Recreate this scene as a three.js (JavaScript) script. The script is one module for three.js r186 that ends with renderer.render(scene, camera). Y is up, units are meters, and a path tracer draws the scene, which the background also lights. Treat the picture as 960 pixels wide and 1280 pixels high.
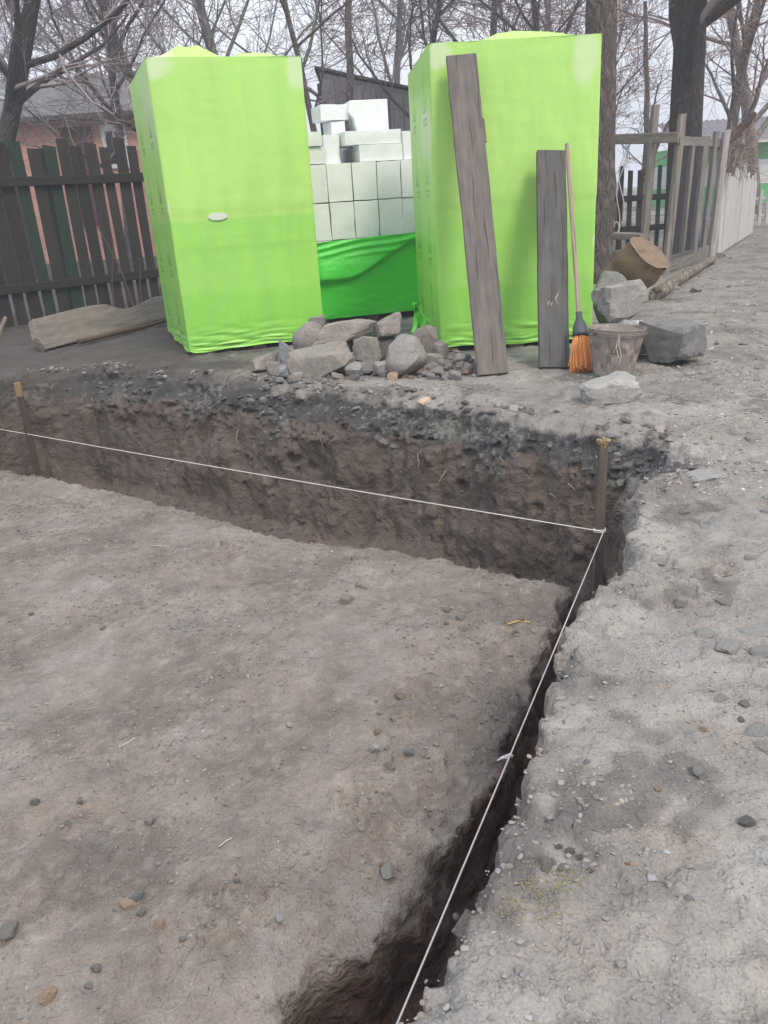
import * as THREE from 'three';
import { mergeGeometries } from 'three/addons/utils/BufferGeometryUtils.js';

// ---------------------------------------------------------------- camera, sky, sun, exposure
const scene = new THREE.Scene();
const renderer = new THREE.WebGLRenderer({ antialias: true });
renderer.setSize(768, 1024);
renderer.toneMapping = THREE.LinearToneMapping;
renderer.toneMappingExposure = 1.80;
renderer.shadowMap.enabled = true;
const camera = new THREE.PerspectiveCamera(65.0, 768 / 1024, 0.05, 400);
camera.position.set(0, 0.95, 0);
camera.rotation.set(-21.3 * Math.PI / 180, 0, -3.8 * Math.PI / 180, 'YXZ');
scene.add(camera);

const PERM = new Uint8Array(512);
function mulberry(a) { return () => { a |= 0; a = a + 0x6D2B79F5 | 0; let t = Math.imul(a ^ a >>> 15, 1 | a); t = t + Math.imul(t ^ t >>> 7, 61 | t) ^ t; return ((t ^ t >>> 14) >>> 0) / 4294967296; }; }
{ const r = mulberry(77), p = [...Array(256).keys()]; for (let i = 255; i > 0; i--) { const j = Math.floor(r() * (i + 1)); [p[i], p[j]] = [p[j], p[i]]; } for (let i = 0; i < 512; i++) PERM[i] = p[i & 255]; }
// gradient noise about -1..1; ptile() is the same with a whole-number period in x and y
const GX = new Float32Array(256), GY = new Float32Array(256), GZ = new Float32Array(256);
{ const r = mulberry(5); for (let i = 0; i < 256; i++) { const z = r() * 2 - 1, a = r() * 6.2832, q = Math.sqrt(1 - z * z); GX[i] = q * Math.cos(a) * 1.5; GY[i] = q * Math.sin(a) * 1.5; GZ[i] = z * 1.5; } }
function corners(x, y, z, X, X1, Y, Y1, Z, Z1) {
  const u = x * x * x * (x * (x * 6 - 15) + 10), v = y * y * y * (y * (y * 6 - 15) + 10), w = z * z * z * (z * (z * 6 - 15) + 10);
  const a = PERM[X] + Y, a1 = PERM[X] + Y1, b = PERM[X1] + Y, b1 = PERM[X1] + Y1;
  let h = PERM[PERM[a] + Z]; const c0 = GX[h] * x + GY[h] * y + GZ[h] * z;
  h = PERM[PERM[b] + Z]; const c1 = GX[h] * (x - 1) + GY[h] * y + GZ[h] * z;
  h = PERM[PERM[a1] + Z]; const c2 = GX[h] * x + GY[h] * (y - 1) + GZ[h] * z;
  h = PERM[PERM[b1] + Z]; const c3 = GX[h] * (x - 1) + GY[h] * (y - 1) + GZ[h] * z;
  h = PERM[PERM[a] + Z1]; const d0 = GX[h] * x + GY[h] * y + GZ[h] * (z - 1);
  h = PERM[PERM[b] + Z1]; const d1 = GX[h] * (x - 1) + GY[h] * y + GZ[h] * (z - 1);
  h = PERM[PERM[a1] + Z1]; const d2 = GX[h] * x + GY[h] * (y - 1) + GZ[h] * (z - 1);
  h = PERM[PERM[b1] + Z1]; const d3 = GX[h] * (x - 1) + GY[h] * (y - 1) + GZ[h] * (z - 1);
  const e0 = c0 + u * (c1 - c0), e1 = c2 + u * (c3 - c2), f0 = d0 + u * (d1 - d0), f1 = d2 + u * (d3 - d2), g0 = e0 + v * (e1 - e0), g1 = f0 + v * (f1 - f0);
  return g0 + w * (g1 - g0);
}
function noise(x, y, z) { const xf = Math.floor(x), yf = Math.floor(y), zf = Math.floor(z), X = xf & 255, Y = yf & 255, Z = zf & 255; return corners(x - xf, y - yf, z - zf, X, X + 1 & 255, Y, Y + 1 & 255, Z, Z + 1 & 255); }
function ptile(x, y, z, p, q = p) { const xf = Math.floor(x), yf = Math.floor(y), zf = Math.floor(z), X = (xf % p + p) % p, Y = (yf % q + q) % q, Z = zf & 255; return corners(x - xf, y - yf, z - zf, X & 255, (X + 1) % p & 255, Y & 255, (Y + 1) % q & 255, Z, Z + 1 & 255); }
const clamp = (x, a = 0, b = 1) => Math.min(b, Math.max(a, x));
const smooth = (a, b, x) => { const t = clamp((x - a) / (b - a)); return t * t * (3 - 2 * t); };
const mix = (a, b, t) => a + (b - a) * t;

{ // an overcast sky: soft cloud, a little brighter overhead as cloud cover is
  const W = 512, H = 256, d = new Float32Array(W * H * 4);
  for (let j = 0; j < H; j++) for (let i = 0; i < W; i++) {
    const el = (j + 0.5) / H * Math.PI - Math.PI / 2, az = i / W * 2 * Math.PI;
    const x = Math.cos(el) * Math.cos(az), y = Math.sin(el), z = Math.cos(el) * Math.sin(az);
    const n = 0.55 * noise(x * 2.2 + 5, y * 4, z * 2.2) + 0.3 * noise(x * 5 + 9, y * 9, z * 5) + 0.15 * noise(x * 12, y * 20, z * 12);
    const L = (0.60 + 0.48 * Math.max(0, y)) * (1 + 0.10 * n), k = j * W * 4 + i * 4, c = smooth(-0.3, 0.5, n);
    d[k] = L * mix(0.88, 0.955, c); d[k + 1] = L * mix(0.94, 0.975, c); d[k + 2] = L * mix(1.06, 1.03, c); d[k + 3] = 1;
  }
  const sky = new THREE.DataTexture(d, W, H, THREE.RGBAFormat, THREE.FloatType);
  sky.mapping = THREE.EquirectangularReflectionMapping; sky.magFilter = THREE.LinearFilter; sky.minFilter = THREE.LinearFilter; sky.needsUpdate = true;
  scene.background = sky; scene.environment = sky;
}
const sun = new THREE.DirectionalLight(0xfff0e0, 1.5);
sun.position.set(6, 14, 5); sun.target.position.set(0, 0, -5);
sun.castShadow = true; sun.shadow.radius = 30; sun.shadow.mapSize.set(2048, 2048);
Object.assign(sun.shadow.camera, { left: -14, right: 14, top: 16, bottom: -14, near: 0.5, far: 60 });
scene.add(sun, sun.target);
scene.fog = new THREE.FogExp2(0xe4eaf2, 0.0065);

// ---------------------------------------------------------------- helpers
const taken = {};
const numbered = (n) => { const k = taken[n] = (taken[n] ?? -1) + 1; return k ? `${n}_${String(k).padStart(3, '0')}` : n; };
function tag(o, label, category, group, kind) { o.userData.label = label; if (category) o.userData.category = category; if (group) o.userData.group = group; if (kind) o.userData.kind = kind; return o; }
function part(name, geo, mat, parent) { const m = new THREE.Mesh(geo, mat); m.name = parent ? name : numbered(name); m.castShadow = m.receiveShadow = true; (parent ?? scene).add(m); return m; }
function single(name, geo, mat, label, category, group) { return tag(part(name, geo, mat), label, category, group); }
function thing(name, label, category, [x, y, z] = [0, 0, 0], turn = 0, group) { const g = new THREE.Group(); g.name = numbered(name); g.position.set(x, y, z); g.rotation.y = turn; scene.add(g); return tag(g, label, category, group); }
const V = (x, y, z) => new THREE.Vector3(x, y, z);
function geoFrom(pos, idx, uv, col) {
  const g = new THREE.BufferGeometry(); g.setAttribute('position', new THREE.Float32BufferAttribute(pos, 3));
  if (uv) g.setAttribute('uv', new THREE.Float32BufferAttribute(uv, 2)); if (col) g.setAttribute('color', new THREE.Float32BufferAttribute(col, 3));
  g.setIndex(idx); g.computeVertexNormals(); return g;
}
// tapered tube through points; uv in metres
function tube(pts, radii, sides = 6, closed = true, rough = 0, seed = 0) {
  const pos = [], uv = [], idx = []; const n = pts.length; let L = 0; let nx = V(0, 0, 0);
  for (let i = 0; i < n; i++) {
    const t = (i < n - 1 ? pts[i + 1].clone().sub(pts[i]) : pts[i].clone().sub(pts[i - 1])).normalize();
    if (i) L += pts[i].distanceTo(pts[i - 1]);
    if (!i) nx = Math.abs(t.y) < 0.9 ? V(0, 1, 0).cross(t).normalize() : V(1, 0, 0).cross(t).normalize();
    else nx = nx.sub(t.clone().multiplyScalar(nx.dot(t))).normalize();
    const b = t.clone().cross(nx), r = Array.isArray(radii) ? radii[i] : radii;
    for (let k = 0; k <= sides; k++) {
      const a = (k % sides) / sides * Math.PI * 2, q = rough ? 1 + rough * noise(Math.cos(a) * 1.7 + seed, Math.sin(a) * 1.7, L * 3 + seed) + rough * 0.5 * noise(Math.cos(a) * 4 + seed, Math.sin(a) * 4, L * 9) : 1;
      pos.push(pts[i].x + (nx.x * Math.cos(a) + b.x * Math.sin(a)) * r * q, pts[i].y + (nx.y * Math.cos(a) + b.y * Math.sin(a)) * r * q, pts[i].z + (nx.z * Math.cos(a) + b.z * Math.sin(a)) * r * q);
      uv.push(k / sides * Math.PI * 2 * (Array.isArray(radii) ? radii[0] : radii), L);
      if (i && k) { const c = i * (sides + 1) + k, e = c - sides - 1; idx.push(e - 1, e, c, e - 1, c, c - 1); }
    }
  }
  if (closed) for (const [i, f] of [[0, 1], [n - 1, 0]]) {
    const c = pos.length / 3; pos.push(pts[i].x, pts[i].y, pts[i].z); uv.push(0, 0);
    const r0 = c + 1; for (let k = 0; k <= sides; k++) { const s = (i * (sides + 1) + k) * 3; pos.push(pos[s], pos[s + 1], pos[s + 2]); uv.push(0.03 * Math.cos(k), 0.03 * Math.sin(k)); }
    for (let k = 0; k < sides; k++) f ? idx.push(c, r0 + k + 1, r0 + k) : idx.push(c, r0 + k, r0 + k + 1);
  }
  return geoFrom(pos, idx, uv);
}
// chamfered plank: length up +y from 0, width x, thickness z; edges wander a little
function plank(L, W, T, o = {}) {
  const { seg = 4, seed = 1, edge = 0.004, bow = 0, ch = Math.min(0.006, T * 0.25), tipA = 0, taper = 0 } = o;
  const pos = [], uv = [], idx = []; const ou = noise(seed * 7.3, 2, 5) * 3, ov = noise(seed * 3.1, 8, 1) * 5;
  const prof = [[-1, -1, 1, 0], [1, -1, -1, 0], [1, -1, 0, 1], [1, 1, 0, -1], [1, 1, -1, 0], [-1, 1, 1, 0], [-1, 1, 0, -1], [-1, -1, 0, 1]];
  const m = prof.length;
  for (let i = 0; i <= seg; i++) {
    const t = i / seg; let per = 0; let px, pz;
    for (let k = 0; k <= m; k++) {
      const [sx, sz, cx, cz] = prof[k % m];
      const w = W / 2 * (1 - taper * t) + edge * (noise(t * L * 4 + seed * 9, sx * 3 + seed, 0.5) + 0.5 * noise(t * L * 14 + seed, sx * 5, 2.5));
      const x = sx * w + cx * ch, z = sz * T / 2 + cz * ch + bow * Math.sin(t * Math.PI), y = t * L + (i === seg ? tipA * sx * W / 2 : 0) + (i === 0 || i === seg ? edge * noise(sx * 2 + seed, i, 4) : 0);
      if (k) per += Math.hypot(x - px, z - pz); px = x; pz = z;
      pos.push(x, y, z); uv.push(per + ou, t * L + ov);
      if (i && k) { const c = i * (m + 1) + k, e = c - m - 1; idx.push(e - 1, c, e, e - 1, c - 1, c); }
    }
  }
  for (const [i, f] of [[0, 0], [seg, 1]]) { const s = pos.length / 3; for (let k = 0; k < m; k++) { const q = (i * (m + 1) + k) * 3; pos.push(pos[q], pos[q + 1], pos[q + 2]); uv.push(pos[q] + ou, pos[q + 2] + ov); } for (let k = 1; k < m - 1; k++) f ? idx.push(s, s + k + 1, s + k) : idx.push(s, s + k, s + k + 1); }
  const g = geoFrom(pos, idx, uv).toNonIndexed(); g.computeVertexNormals(); return g;
}
function xf(g, { p = [0, 0, 0], r = [0, 0, 0], s = [1, 1, 1] } = {}) { return g.applyMatrix4(new THREE.Matrix4().compose(V(...p), new THREE.Quaternion().setFromEuler(new THREE.Euler(...r)), V(...s))); }
// place a plank-like mesh so that its length runs from a to b, its width along w
function along(o, a, b, w) { const y = b.clone().sub(a).normalize(), x = w.clone().sub(y.clone().multiplyScalar(w.dot(y))).normalize(), z = x.clone().cross(y); o.position.copy(a); o.quaternion.setFromRotationMatrix(new THREE.Matrix4().makeBasis(x, y, z)); return o; }
function alongGeo(g, a, b, w) { const o = along(new THREE.Object3D(), a, b, w); o.updateMatrix(); return g.applyMatrix4(o.matrix); }

// broken stone: a ball cut by flat planes and roughened
function stoneGeo(seed, [sx, sy, sz], o = {}) {
  const { detail = 2, cuts = 4, rough = 0.045, keep = 0.55 } = o; const r = mulberry(seed * 977 + 13);
  const g = new THREE.IcosahedronGeometry(1, detail), P = g.attributes.position; const planes = [], Q = new THREE.Quaternion().setFromEuler(new THREE.Euler(r() * 6, r() * 6, r() * 6)); if (!o.axis) Q.set(0, 0, 0, 1);
  if (!o.round) for (const e of [[1, 0, 0], [0, 1, 0], [0, 0, 1]]) for (const s of [-1, 1]) { const a = V(...e).multiplyScalar(s).add(V(r() - 0.5, r() - 0.5, r() - 0.5).multiplyScalar(0.75)).normalize().applyQuaternion(Q); planes.push([a, 0.46 + 0.16 * r()]); }
  for (let i = 0; i < cuts; i++) { const a = V(r() * 2 - 1, r() * 2 - 1, r() * 2 - 1).normalize(); planes.push([a, keep + 0.2 * r()]); }
  const v = V(0, 0, 0); const box = new THREE.Box3();
  for (let i = 0; i < P.count; i++) {
    v.fromBufferAttribute(P, i); let m = 1; for (const [a, d] of planes) { const q = v.dot(a); if (q > 0.01) m = Math.min(m, d / q); }
    const n = rough * (noise(v.x * 2 + seed, v.y * 2, v.z * 2) + 0.7 * noise(v.x * 5 + seed, v.y * 5, v.z * 5) + 0.5 * noise(v.x * 11 + seed, v.y * 11, v.z * 11));
    v.multiplyScalar(m * (1 + n)); P.setXYZ(i, v.x, v.y, v.z); box.expandByPoint(v);
  }
  const c = box.getCenter(V(0, 0, 0)), d = box.getSize(V(0, 0, 0));
  const uv = [], N = [];
  for (let i = 0; i < P.count; i++) P.setXYZ(i, (P.getX(i) - c.x) / d.x * sx, (P.getY(i) - c.y) / d.y * sy + sy / 2, (P.getZ(i) - c.z) / d.z * sz);
  g.deleteAttribute('normal'); g.deleteAttribute('uv');
  g.computeVertexNormals();
  for (let i = 0; i < P.count; i += 3) {
    const nx = Math.abs(g.attributes.normal.getX(i)), ny = Math.abs(g.attributes.normal.getY(i)), nz = Math.abs(g.attributes.normal.getZ(i));
    for (let k = i; k < i + 3; k++) { const x = P.getX(k) + seed * 0.37, y = P.getY(k) + seed * 0.21, z = P.getZ(k); uv.push(...(ny > nx && ny > nz ? [x, z] : nx > nz ? [z, y] : [x, y])); }
  }
  g.setAttribute('uv', new THREE.Float32BufferAttribute(uv, 2));
  return smoothCreased(g, o.crease ?? 0.3);
}
function smoothCreased(g, ang) { // average face normals at a point where they differ by less than ang
  const P = g.attributes.position, N = g.attributes.normal, map = new Map(), cos = Math.cos(ang), out = new Float32Array(P.count * 3);
  for (let i = 0; i < P.count; i++) { const k = `${Math.round(P.getX(i) * 1e4)},${Math.round(P.getY(i) * 1e4)},${Math.round(P.getZ(i) * 1e4)}`; (map.get(k) ?? map.set(k, []).get(k)).push(i); }
  for (const l of map.values()) for (const i of l) { let x = 0, y = 0, z = 0; for (const j of l) if (N.getX(i) * N.getX(j) + N.getY(i) * N.getY(j) + N.getZ(i) * N.getZ(j) > cos) { x += N.getX(j); y += N.getY(j); z += N.getZ(j); } const m = Math.hypot(x, y, z) || 1; out[i * 3] = x / m; out[i * 3 + 1] = y / m; out[i * 3 + 2] = z / m; }
  g.setAttribute('normal', new THREE.BufferAttribute(out, 3)); return g;
}

// ---------------------------------------------------------------- textures
function texture(W, H, fn, srgb = false) {
  const d = new Uint8Array(W * H * 4); const o = [0, 0, 0];
  for (let j = 0; j < H; j++) for (let i = 0; i < W; i++) { fn(i / W, j / H, o); const k = (j * W + i) * 4; for (let c = 0; c < 3; c++) d[k + c] = clamp(srgb ? Math.pow(clamp(o[c]), 1 / 2.2) : o[c]) * 255; d[k + 3] = 255; }
  const t = new THREE.DataTexture(d, W, H, THREE.RGBAFormat); t.wrapS = t.wrapT = THREE.RepeatWrapping; t.magFilter = THREE.LinearFilter; t.minFilter = THREE.LinearMipmapLinearFilter; t.generateMipmaps = true; if (srgb) t.colorSpace = THREE.SRGBColorSpace; t.needsUpdate = true; return t;
}
const rep = (t, a, b = a) => { const c = t.clone(); c.repeat.set(a, b); c.needsUpdate = true; return c; };
// value map: grey detail that multiplies a colour (mean about 0.8)
function fbm(u, v, f, oct, z, gain = 0.5) { let s = 0, a = 1, t = 0; for (let i = 0; i < oct; i++) { s += a * ptile(u * f, v * f, z + i * 3.7, f); t += a; a *= gain; f *= 2; } return s / t; }
const spots = (u, v, f, z, th) => smooth(th, th + 0.12, ptile(u * f, v * f, z, f));
const soilMap = rep(texture(1024, 1024, (u, v, o) => {
  const a = fbm(u, v, 6, 7, 1.5, 0.74), b = fbm(u, v, 20, 3, 9.5), g1 = ptile(u * 230, v * 230, 5, 230), lt = spots(u, v, 150, 7.7, 0.48), dk = spots(u, v, 170, 4.2, 0.46);
  let g = 0.74 + 0.58 * a + 0.14 * b + 0.14 * g1 - 0.24 * dk + 0.24 * lt;
  const w = 0.05 * fbm(u, v, 7, 3, 21); o[0] = g + w; o[1] = g; o[2] = g - w;
}), 1 / 1.1);
const soilBump = rep(texture(1024, 1024, (u, v, o) => {
  const a = fbm(u, v, 14, 6, 1.5, 0.72), c = Math.abs(fbm(u, v, 24, 3, 15.5, 0.6)); o[0] = o[1] = o[2] = 0.55 + 0.75 * a - 0.45 * c + 0.08 * spots(u, v, 150, 7.7, 0.4);
}), 1 / 1.1);
const woodMap = rep(texture(512, 1024, (u, v, o) => {
  const w = fbm(u, v, 4, 2, 3.3) * 0.02, g = ptile((u + w) * 40, v * 4, 2.2, 40, 4) , h = ptile((u + w) * 110, v * 6, 8.2, 110, 6), k = ptile(u * 9, v * 3, 1.2, 9, 3), c = fbm(u, v, 12, 3, 6);
  const crack = smooth(0.52, 0.62, ptile((u + w) * 46, v * 3, 12.4, 46, 3));
  const q = 0.76 + 0.16 * g + 0.10 * h + 0.14 * k + 0.22 * c - 0.28 * crack + 0.10 * fbm(u, v, 3, 3, 14); const st = spots(u, v, 5, 31, 0.34) * 0.05; o[0] = q * 1.01 + st; o[1] = q; o[2] = q * 0.99 - st * 0.6;
}), 1 / 0.4, 1 / 1.2);
const woodBump = rep(texture(512, 1024, (u, v, o) => {
  const w = fbm(u, v, 4, 2, 3.3) * 0.02, g = ptile((u + w) * 40, v * 4, 2.2, 40, 4), h = ptile((u + w) * 110, v * 6, 8.2, 110, 6), crack = smooth(0.52, 0.62, ptile((u + w) * 46, v * 3, 12.4, 46, 3));
  o[0] = o[1] = o[2] = 0.6 + 0.2 * g + 0.12 * h - 0.5 * crack;
}), 1 / 0.4, 1 / 1.2);
const stoneMap = rep(texture(512, 512, (u, v, o) => {
  const a = fbm(u, v, 6, 5, 2.5, 0.6), l = spots(u, v, 24, 5, 0.35), d = spots(u, v, 30, 9, 0.35);
  const q = 0.76 + 0.35 * a + 0.18 * l - 0.2 * d; o[0] = q + 0.03 * a; o[1] = q; o[2] = q - 0.02 * a;
}), 1 / 0.35);
const stoneBump = rep(texture(512, 512, (u, v, o) => { o[0] = o[1] = o[2] = 0.5 + 0.5 * fbm(u, v, 8, 6, 2.5, 0.65); }), 1 / 0.35);
const barkMap = rep(texture(512, 512, (u, v, o) => { const w = fbm(u, v, 4, 3, 1) * 0.1, r = Math.abs(ptile((u + w) * 14, v * 5, 3, 14, 5)), f = fbm(u, v, 24, 3, 4), l = spots(u, v, 9, 15, 0.25); const q = 0.45 + 0.9 * r + 0.3 * f; o[0] = q - 0.06 * l; o[1] = q + 0.04 * l; o[2] = q - 0.08 * l; }), 1 / 0.8);
const barkBump = rep(texture(512, 512, (u, v, o) => { const w = fbm(u, v, 4, 3, 1) * 0.1, r = Math.abs(ptile((u + w) * 14, v * 5, 3, 14, 5)); o[0] = o[1] = o[2] = 0.2 + 1.2 * r + 0.2 * fbm(u, v, 24, 3, 4); }), 1 / 0.8);
const blockMap = rep(texture(512, 512, (u, v, o) => { const a = fbm(u, v, 5, 4, 2), d = spots(u, v, 100, 4, 0.45), s = fbm(u, v, 40, 2, 7); const q = 0.88 + 0.10 * a + 0.05 * s - 0.10 * d; o[0] = q * 0.99; o[1] = q; o[2] = q; }), 1 / 0.6);
const blockBump = rep(texture(512, 512, (u, v, o) => { o[0] = o[1] = o[2] = 0.7 - 0.5 * spots(u, v, 100, 4, 0.35) + 0.3 * fbm(u, v, 50, 2, 7); }), 1 / 0.6);

const std = (r, g, b, o = {}) => new THREE.MeshStandardMaterial({ color: new THREE.Color().setRGB(r, g, b), roughness: 0.92, metalness: 0, ...o });
const wood = (r, g, b, o = {}) => std(r, g, b, { map: woodMap, bumpMap: woodBump, bumpScale: 0.004, ...o });
const stone = (r, g, b, o = {}) => std(r, g, b, { map: stoneMap, bumpMap: stoneBump, bumpScale: 0.008, ...o });
const bark = (r, g, b, o = {}) => std(r, g, b, { map: barkMap, bumpMap: barkBump, bumpScale: 0.02, ...o });

// ---------------------------------------------------------------- the earth: bank, trench, lowered floor
const RIM = [[-0.15, -0.48], [-0.014, -0.73], [0.092, -0.92], [0.190, -1.15], [0.325, -1.41], [0.43, -1.64], [0.52, -1.78], [0.66, -1.98], [0.80, -2.42], [0.95, -2.74], [1.01, -3.02], [0.78, -3.27], [0.48, -3.58], [0.05, -4.02], [-0.5, -4.36], [-1.35, -5.04], [-1.9, -5.36], [-2.32, -5.38], [-2.62, -5.18], [-2.82, -4.7], [-2.92, -4.2], [-3.0, -3.0], [-3.0, -0.48]];
const PLAT = [[-0.50, -0.3], [-0.30, -0.85], [-0.262, -0.98], [-0.25, -1.10], [-0.19, -1.17], [-0.10, -1.19], [0.015, -1.34], [0.195, -1.66], [0.36, -1.99], [0.54, -2.39], [0.70, -2.74], [0.64, -2.80], [0.26, -3.09], [-0.15, -3.28], [-0.56, -3.45], [-0.98, -3.88], [-1.45, -4.23], [-1.9, -4.55], [-2.35, -4.78], [-2.62, -4.62], [-2.7, -3.2], [-2.7, -0.3]];
function inside(poly, x, z) { // signed distance, positive inside
  let d = 1e9, inn = false;
  for (let i = 0, j = poly.length - 1; i < poly.length; j = i++) {
    const [ax, az] = poly[j], [bx, bz] = poly[i], ex = bx - ax, ez = bz - az, t = clamp(((x - ax) * ex + (z - az) * ez) / (ex * ex + ez * ez));
    d = Math.min(d, (x - ax - ex * t) ** 2 + (z - az - ez * t) ** 2);
    if ((az > z) !== (bz > z) && x < (bx - ax) * (z - az) / (bz - az) + ax) inn = !inn;
  }
  return (inn ? 1 : -1) * Math.sqrt(d);
}
const smin = (a, b, k) => { const h = Math.max(k - Math.abs(a - b), 0) / k; return Math.min(a, b) - h * h * k / 4; };
const smax = (a, b, k) => -smin(-a, -b, k);
const PLATY = -0.45;
// how far along the back side (1) or the right side (0) a point lies
const backness = (x, z) => smooth(-0.25, 0.25, (0.653 * x - 0.757 * z) - 2.62);
const groundY = (x, z) => 0.012 * noise(x * 0.9, 3.3, z * 0.9) + 0.03 * noise(x * 0.25, 8.3, z * 0.25) * smooth(3, 9, Math.hypot(x, z + 2));
let KX, KZ, K1, K2, K3, K4, K5, K6, K7, K8;
function baseField(x, y, z, dr, dp, bk) {
  if (x !== KX || z !== KZ) { KX = x; KZ = z; K1 = noise(x * 5, 1.7, z * 5); K2 = 0.10 + 0.06 * noise(x * 3.1, 9, z * 3.1); K3 = 0.05 * Math.max(0, noise(x * 4 + 7, 2, z * 4)); K4 = PLATY + 0.03 * noise(x * 1.1, 5, z * 1.1); K5 = 0.03 * noise(x * 4, 2, z * 4); K6 = groundY(x, z); K7 = noise(x * 2.1 + 3, 6.1, z * 2.1); K8 = noise(x * 1.7 + 11, 2.2, z * 1.7); }
  const n1 = K1, jag = 0.045 * n1 + bk * 0.05 * K7 + 0.028 * noise(x * 13, 4.1 + y * 3, z * 13) + 0.014 * noise(x * 31, y * 9, z * 31);
  // eroded lip: the top hand's breadth of the back face has slumped, the rest is spade-cut
  const lip = bk * (K2 + 0.10 * Math.max(0, K8)) * smooth(-0.26 - 0.06 * K7, 0.02, y) + bk * 0.035 * noise(x * 3.5, y * 5, z * 3.5);
  const under = bk * (1.6 * K3) * smooth(0.07, 0, Math.abs(y + 0.10 + 0.05 * K7));
  const A = smax(y - K6, dr + (0.05 + 0.16 * bk) * y + jag + lip + under, mix(0.035, 0.07, bk));
  const B = smax(y - K4 - 0.02 * smooth(0.15, 0, dp) * -1, -dp + 0.06 * (y - PLATY) + 0.03 * noise(x * 6, y * 4, z * 6) + 0.018 * noise(x * 17, y * 8, z * 17), 0.04);
  const C = y + 0.74 - K5;
  return smin(A, smin(B, C, 0.06), 0.05);
}
function relief(x, y, z, cut, bk = 0, dr = -1) { // cut 0 on trodden ground .. 1 on dug faces
  const a = noise(x * 3, y * 3, z * 3), b = noise(x * 9, y * 9 + 3, z * 9), c = noise(x * 24, y * 24 + 5, z * 24), d = noise(x * 52, y * 52, z * 52);
  const rimy = 1 + 1.1 * smooth(-0.45, -0.05, dr) * (1 - cut);
  const q = 0.012 * a + 0.007 * b + rimy * (0.008 * c + 0.005 * d - 0.006 * Math.abs(b)) * (0.5 + 1.0 * smooth(-0.3, 0.4, a + 0.4 * b));
  if (cut <= 0) return q;
  const lipz = bk * smooth(-0.30, -0.18, y + 0.05 * a), e = noise(x * 15, y * 26, z * 15);
  return mix(q, 0.016 * a + 0.026 * (Math.abs(b) - 0.25) + 0.018 * (Math.abs(c) - 0.2) + 0.008 * d + lipz * (0.06 * (0.3 - Math.abs(e)) + 0.03 * b + 0.02 * c), cut);
}
const HOLES = [];
const X0 = -3.2, X1 = 1.95, ZN = -0.34, ZF = -5.8, Y0 = -0.92, DY = 0.011, NY = 96;
const XS = [], ZS = []; for (let x = X0; x < X1 + 0.005; x += 0.0125) XS.push(x); for (let z = ZN; z > ZF;) { ZS.push(z); z -= 0.0075 + 0.0022 * -z; }
const NX = XS.length, NZ = ZS.length;
const topMap = new Float32Array(NX * NZ);
const COL = { top: [0.292, 0.272, 0.250], floor: [0.236, 0.203, 0.178], brown: [0.128, 0.103, 0.088], red: [0.165, 0.105, 0.088], ash: [0.068, 0.065, 0.066], shard: [0.20, 0.20, 0.178], dusty: [0.34, 0.325, 0.30], clay: [0.158, 0.131, 0.112] };
function soilColour(x, y, z, dr, dp, bk, out) {
  const n = noise(x * 7, y * 7, z * 7), m = noise(x * 19 + 3, y * 19, z * 19), k = noise(x * 2.2, y * 2, z * 2.2 + 8), s = noise(x * 45, y * 60, z * 45);
  const set = (c, t) => { for (let i = 0; i < 3; i++) out[i] = mix(out[i], c[i], t); };
  const onPlat = smooth(-0.022, -0.005, dp + 0.012 * n + 0.01 * m) * smooth(-0.565, -0.53, y + 0.02 * n);
  out[0] = COL.brown[0]; out[1] = COL.brown[1]; out[2] = COL.brown[2];
  // below the crust the subsoil is one brown earth; along the narrow trench it is redder; clay shows in patches everywhere
  set(COL.red, (1 - bk) * smooth(-1.0, -0.5, x + 0.2 * n)); set(COL.clay, 0.6 * smooth(0.05, 0.30, n + 0.5 * k + 0.2 * m));
  const ashy = smooth(-0.20, -0.15, y + 0.06 * n + 0.04 * k + 0.03 * m) * smooth(0.36, 0.28, Math.abs(dr) + 0.05 * n);
  set(COL.ash, ashy * (0.35 + 0.65 * bk)); set(COL.shard, ashy * smooth(0.20, 0.32, s * 0.7 + 0.5 * m + 0.5 * k) * (0.3 + 0.5 * bk));
  const crust = smooth(-0.052, -0.035, y + 0.022 * n + 0.018 * m + (1 - bk) * (0.075 + 0.03 * n)) ;
  const shoulder = bk * smooth(0.10, 0.0, Math.abs(dr + 0.10) + 0.06 * n + 0.05 * m) * smooth(0.8, 0.2, x);
  set(COL.top, crust * (1 - 0.55 * shoulder));
  set(COL.dusty, crust * smooth(0.02, 0.5, k + 0.4 * n) * 0.7); set([0.20, 0.185, 0.172], crust * smooth(0.12, 0.45, -k + 0.35 * m) * 0.65);
  set([0.13, 0.12, 0.115], crust * smooth(0.20, 0.42, noise(x * 3.3 + 4, 6, z * 3.3) + 0.4 * m) * 0.7);
  set([0.078, 0.066, 0.062], smooth(-0.45, -1.15, x + 0.5 * k + 0.25 * m + 0.2 * n) * crust * smooth(-4.2, -4.6, z + 0.3 * n) * 0.9); // earth coloured darker towards the paling fence, with a ragged edge
  set(COL.floor, onPlat); set([0.285, 0.254, 0.230], onPlat * smooth(0.0, 0.35, k + 0.5 * n) * 0.8); set([0.165, 0.142, 0.125], onPlat * smooth(0.15, 0.4, -k + 0.4 * m) * 0.6);
  set([0.31, 0.295, 0.27], onPlat * smooth(0.30, 0.42, s) * 0.5);
}
const soilMat = std(1, 1, 1, { vertexColors: true, map: soilMap, bumpMap: soilBump, bumpScale: 0.018, roughness: 0.97 });
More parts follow.
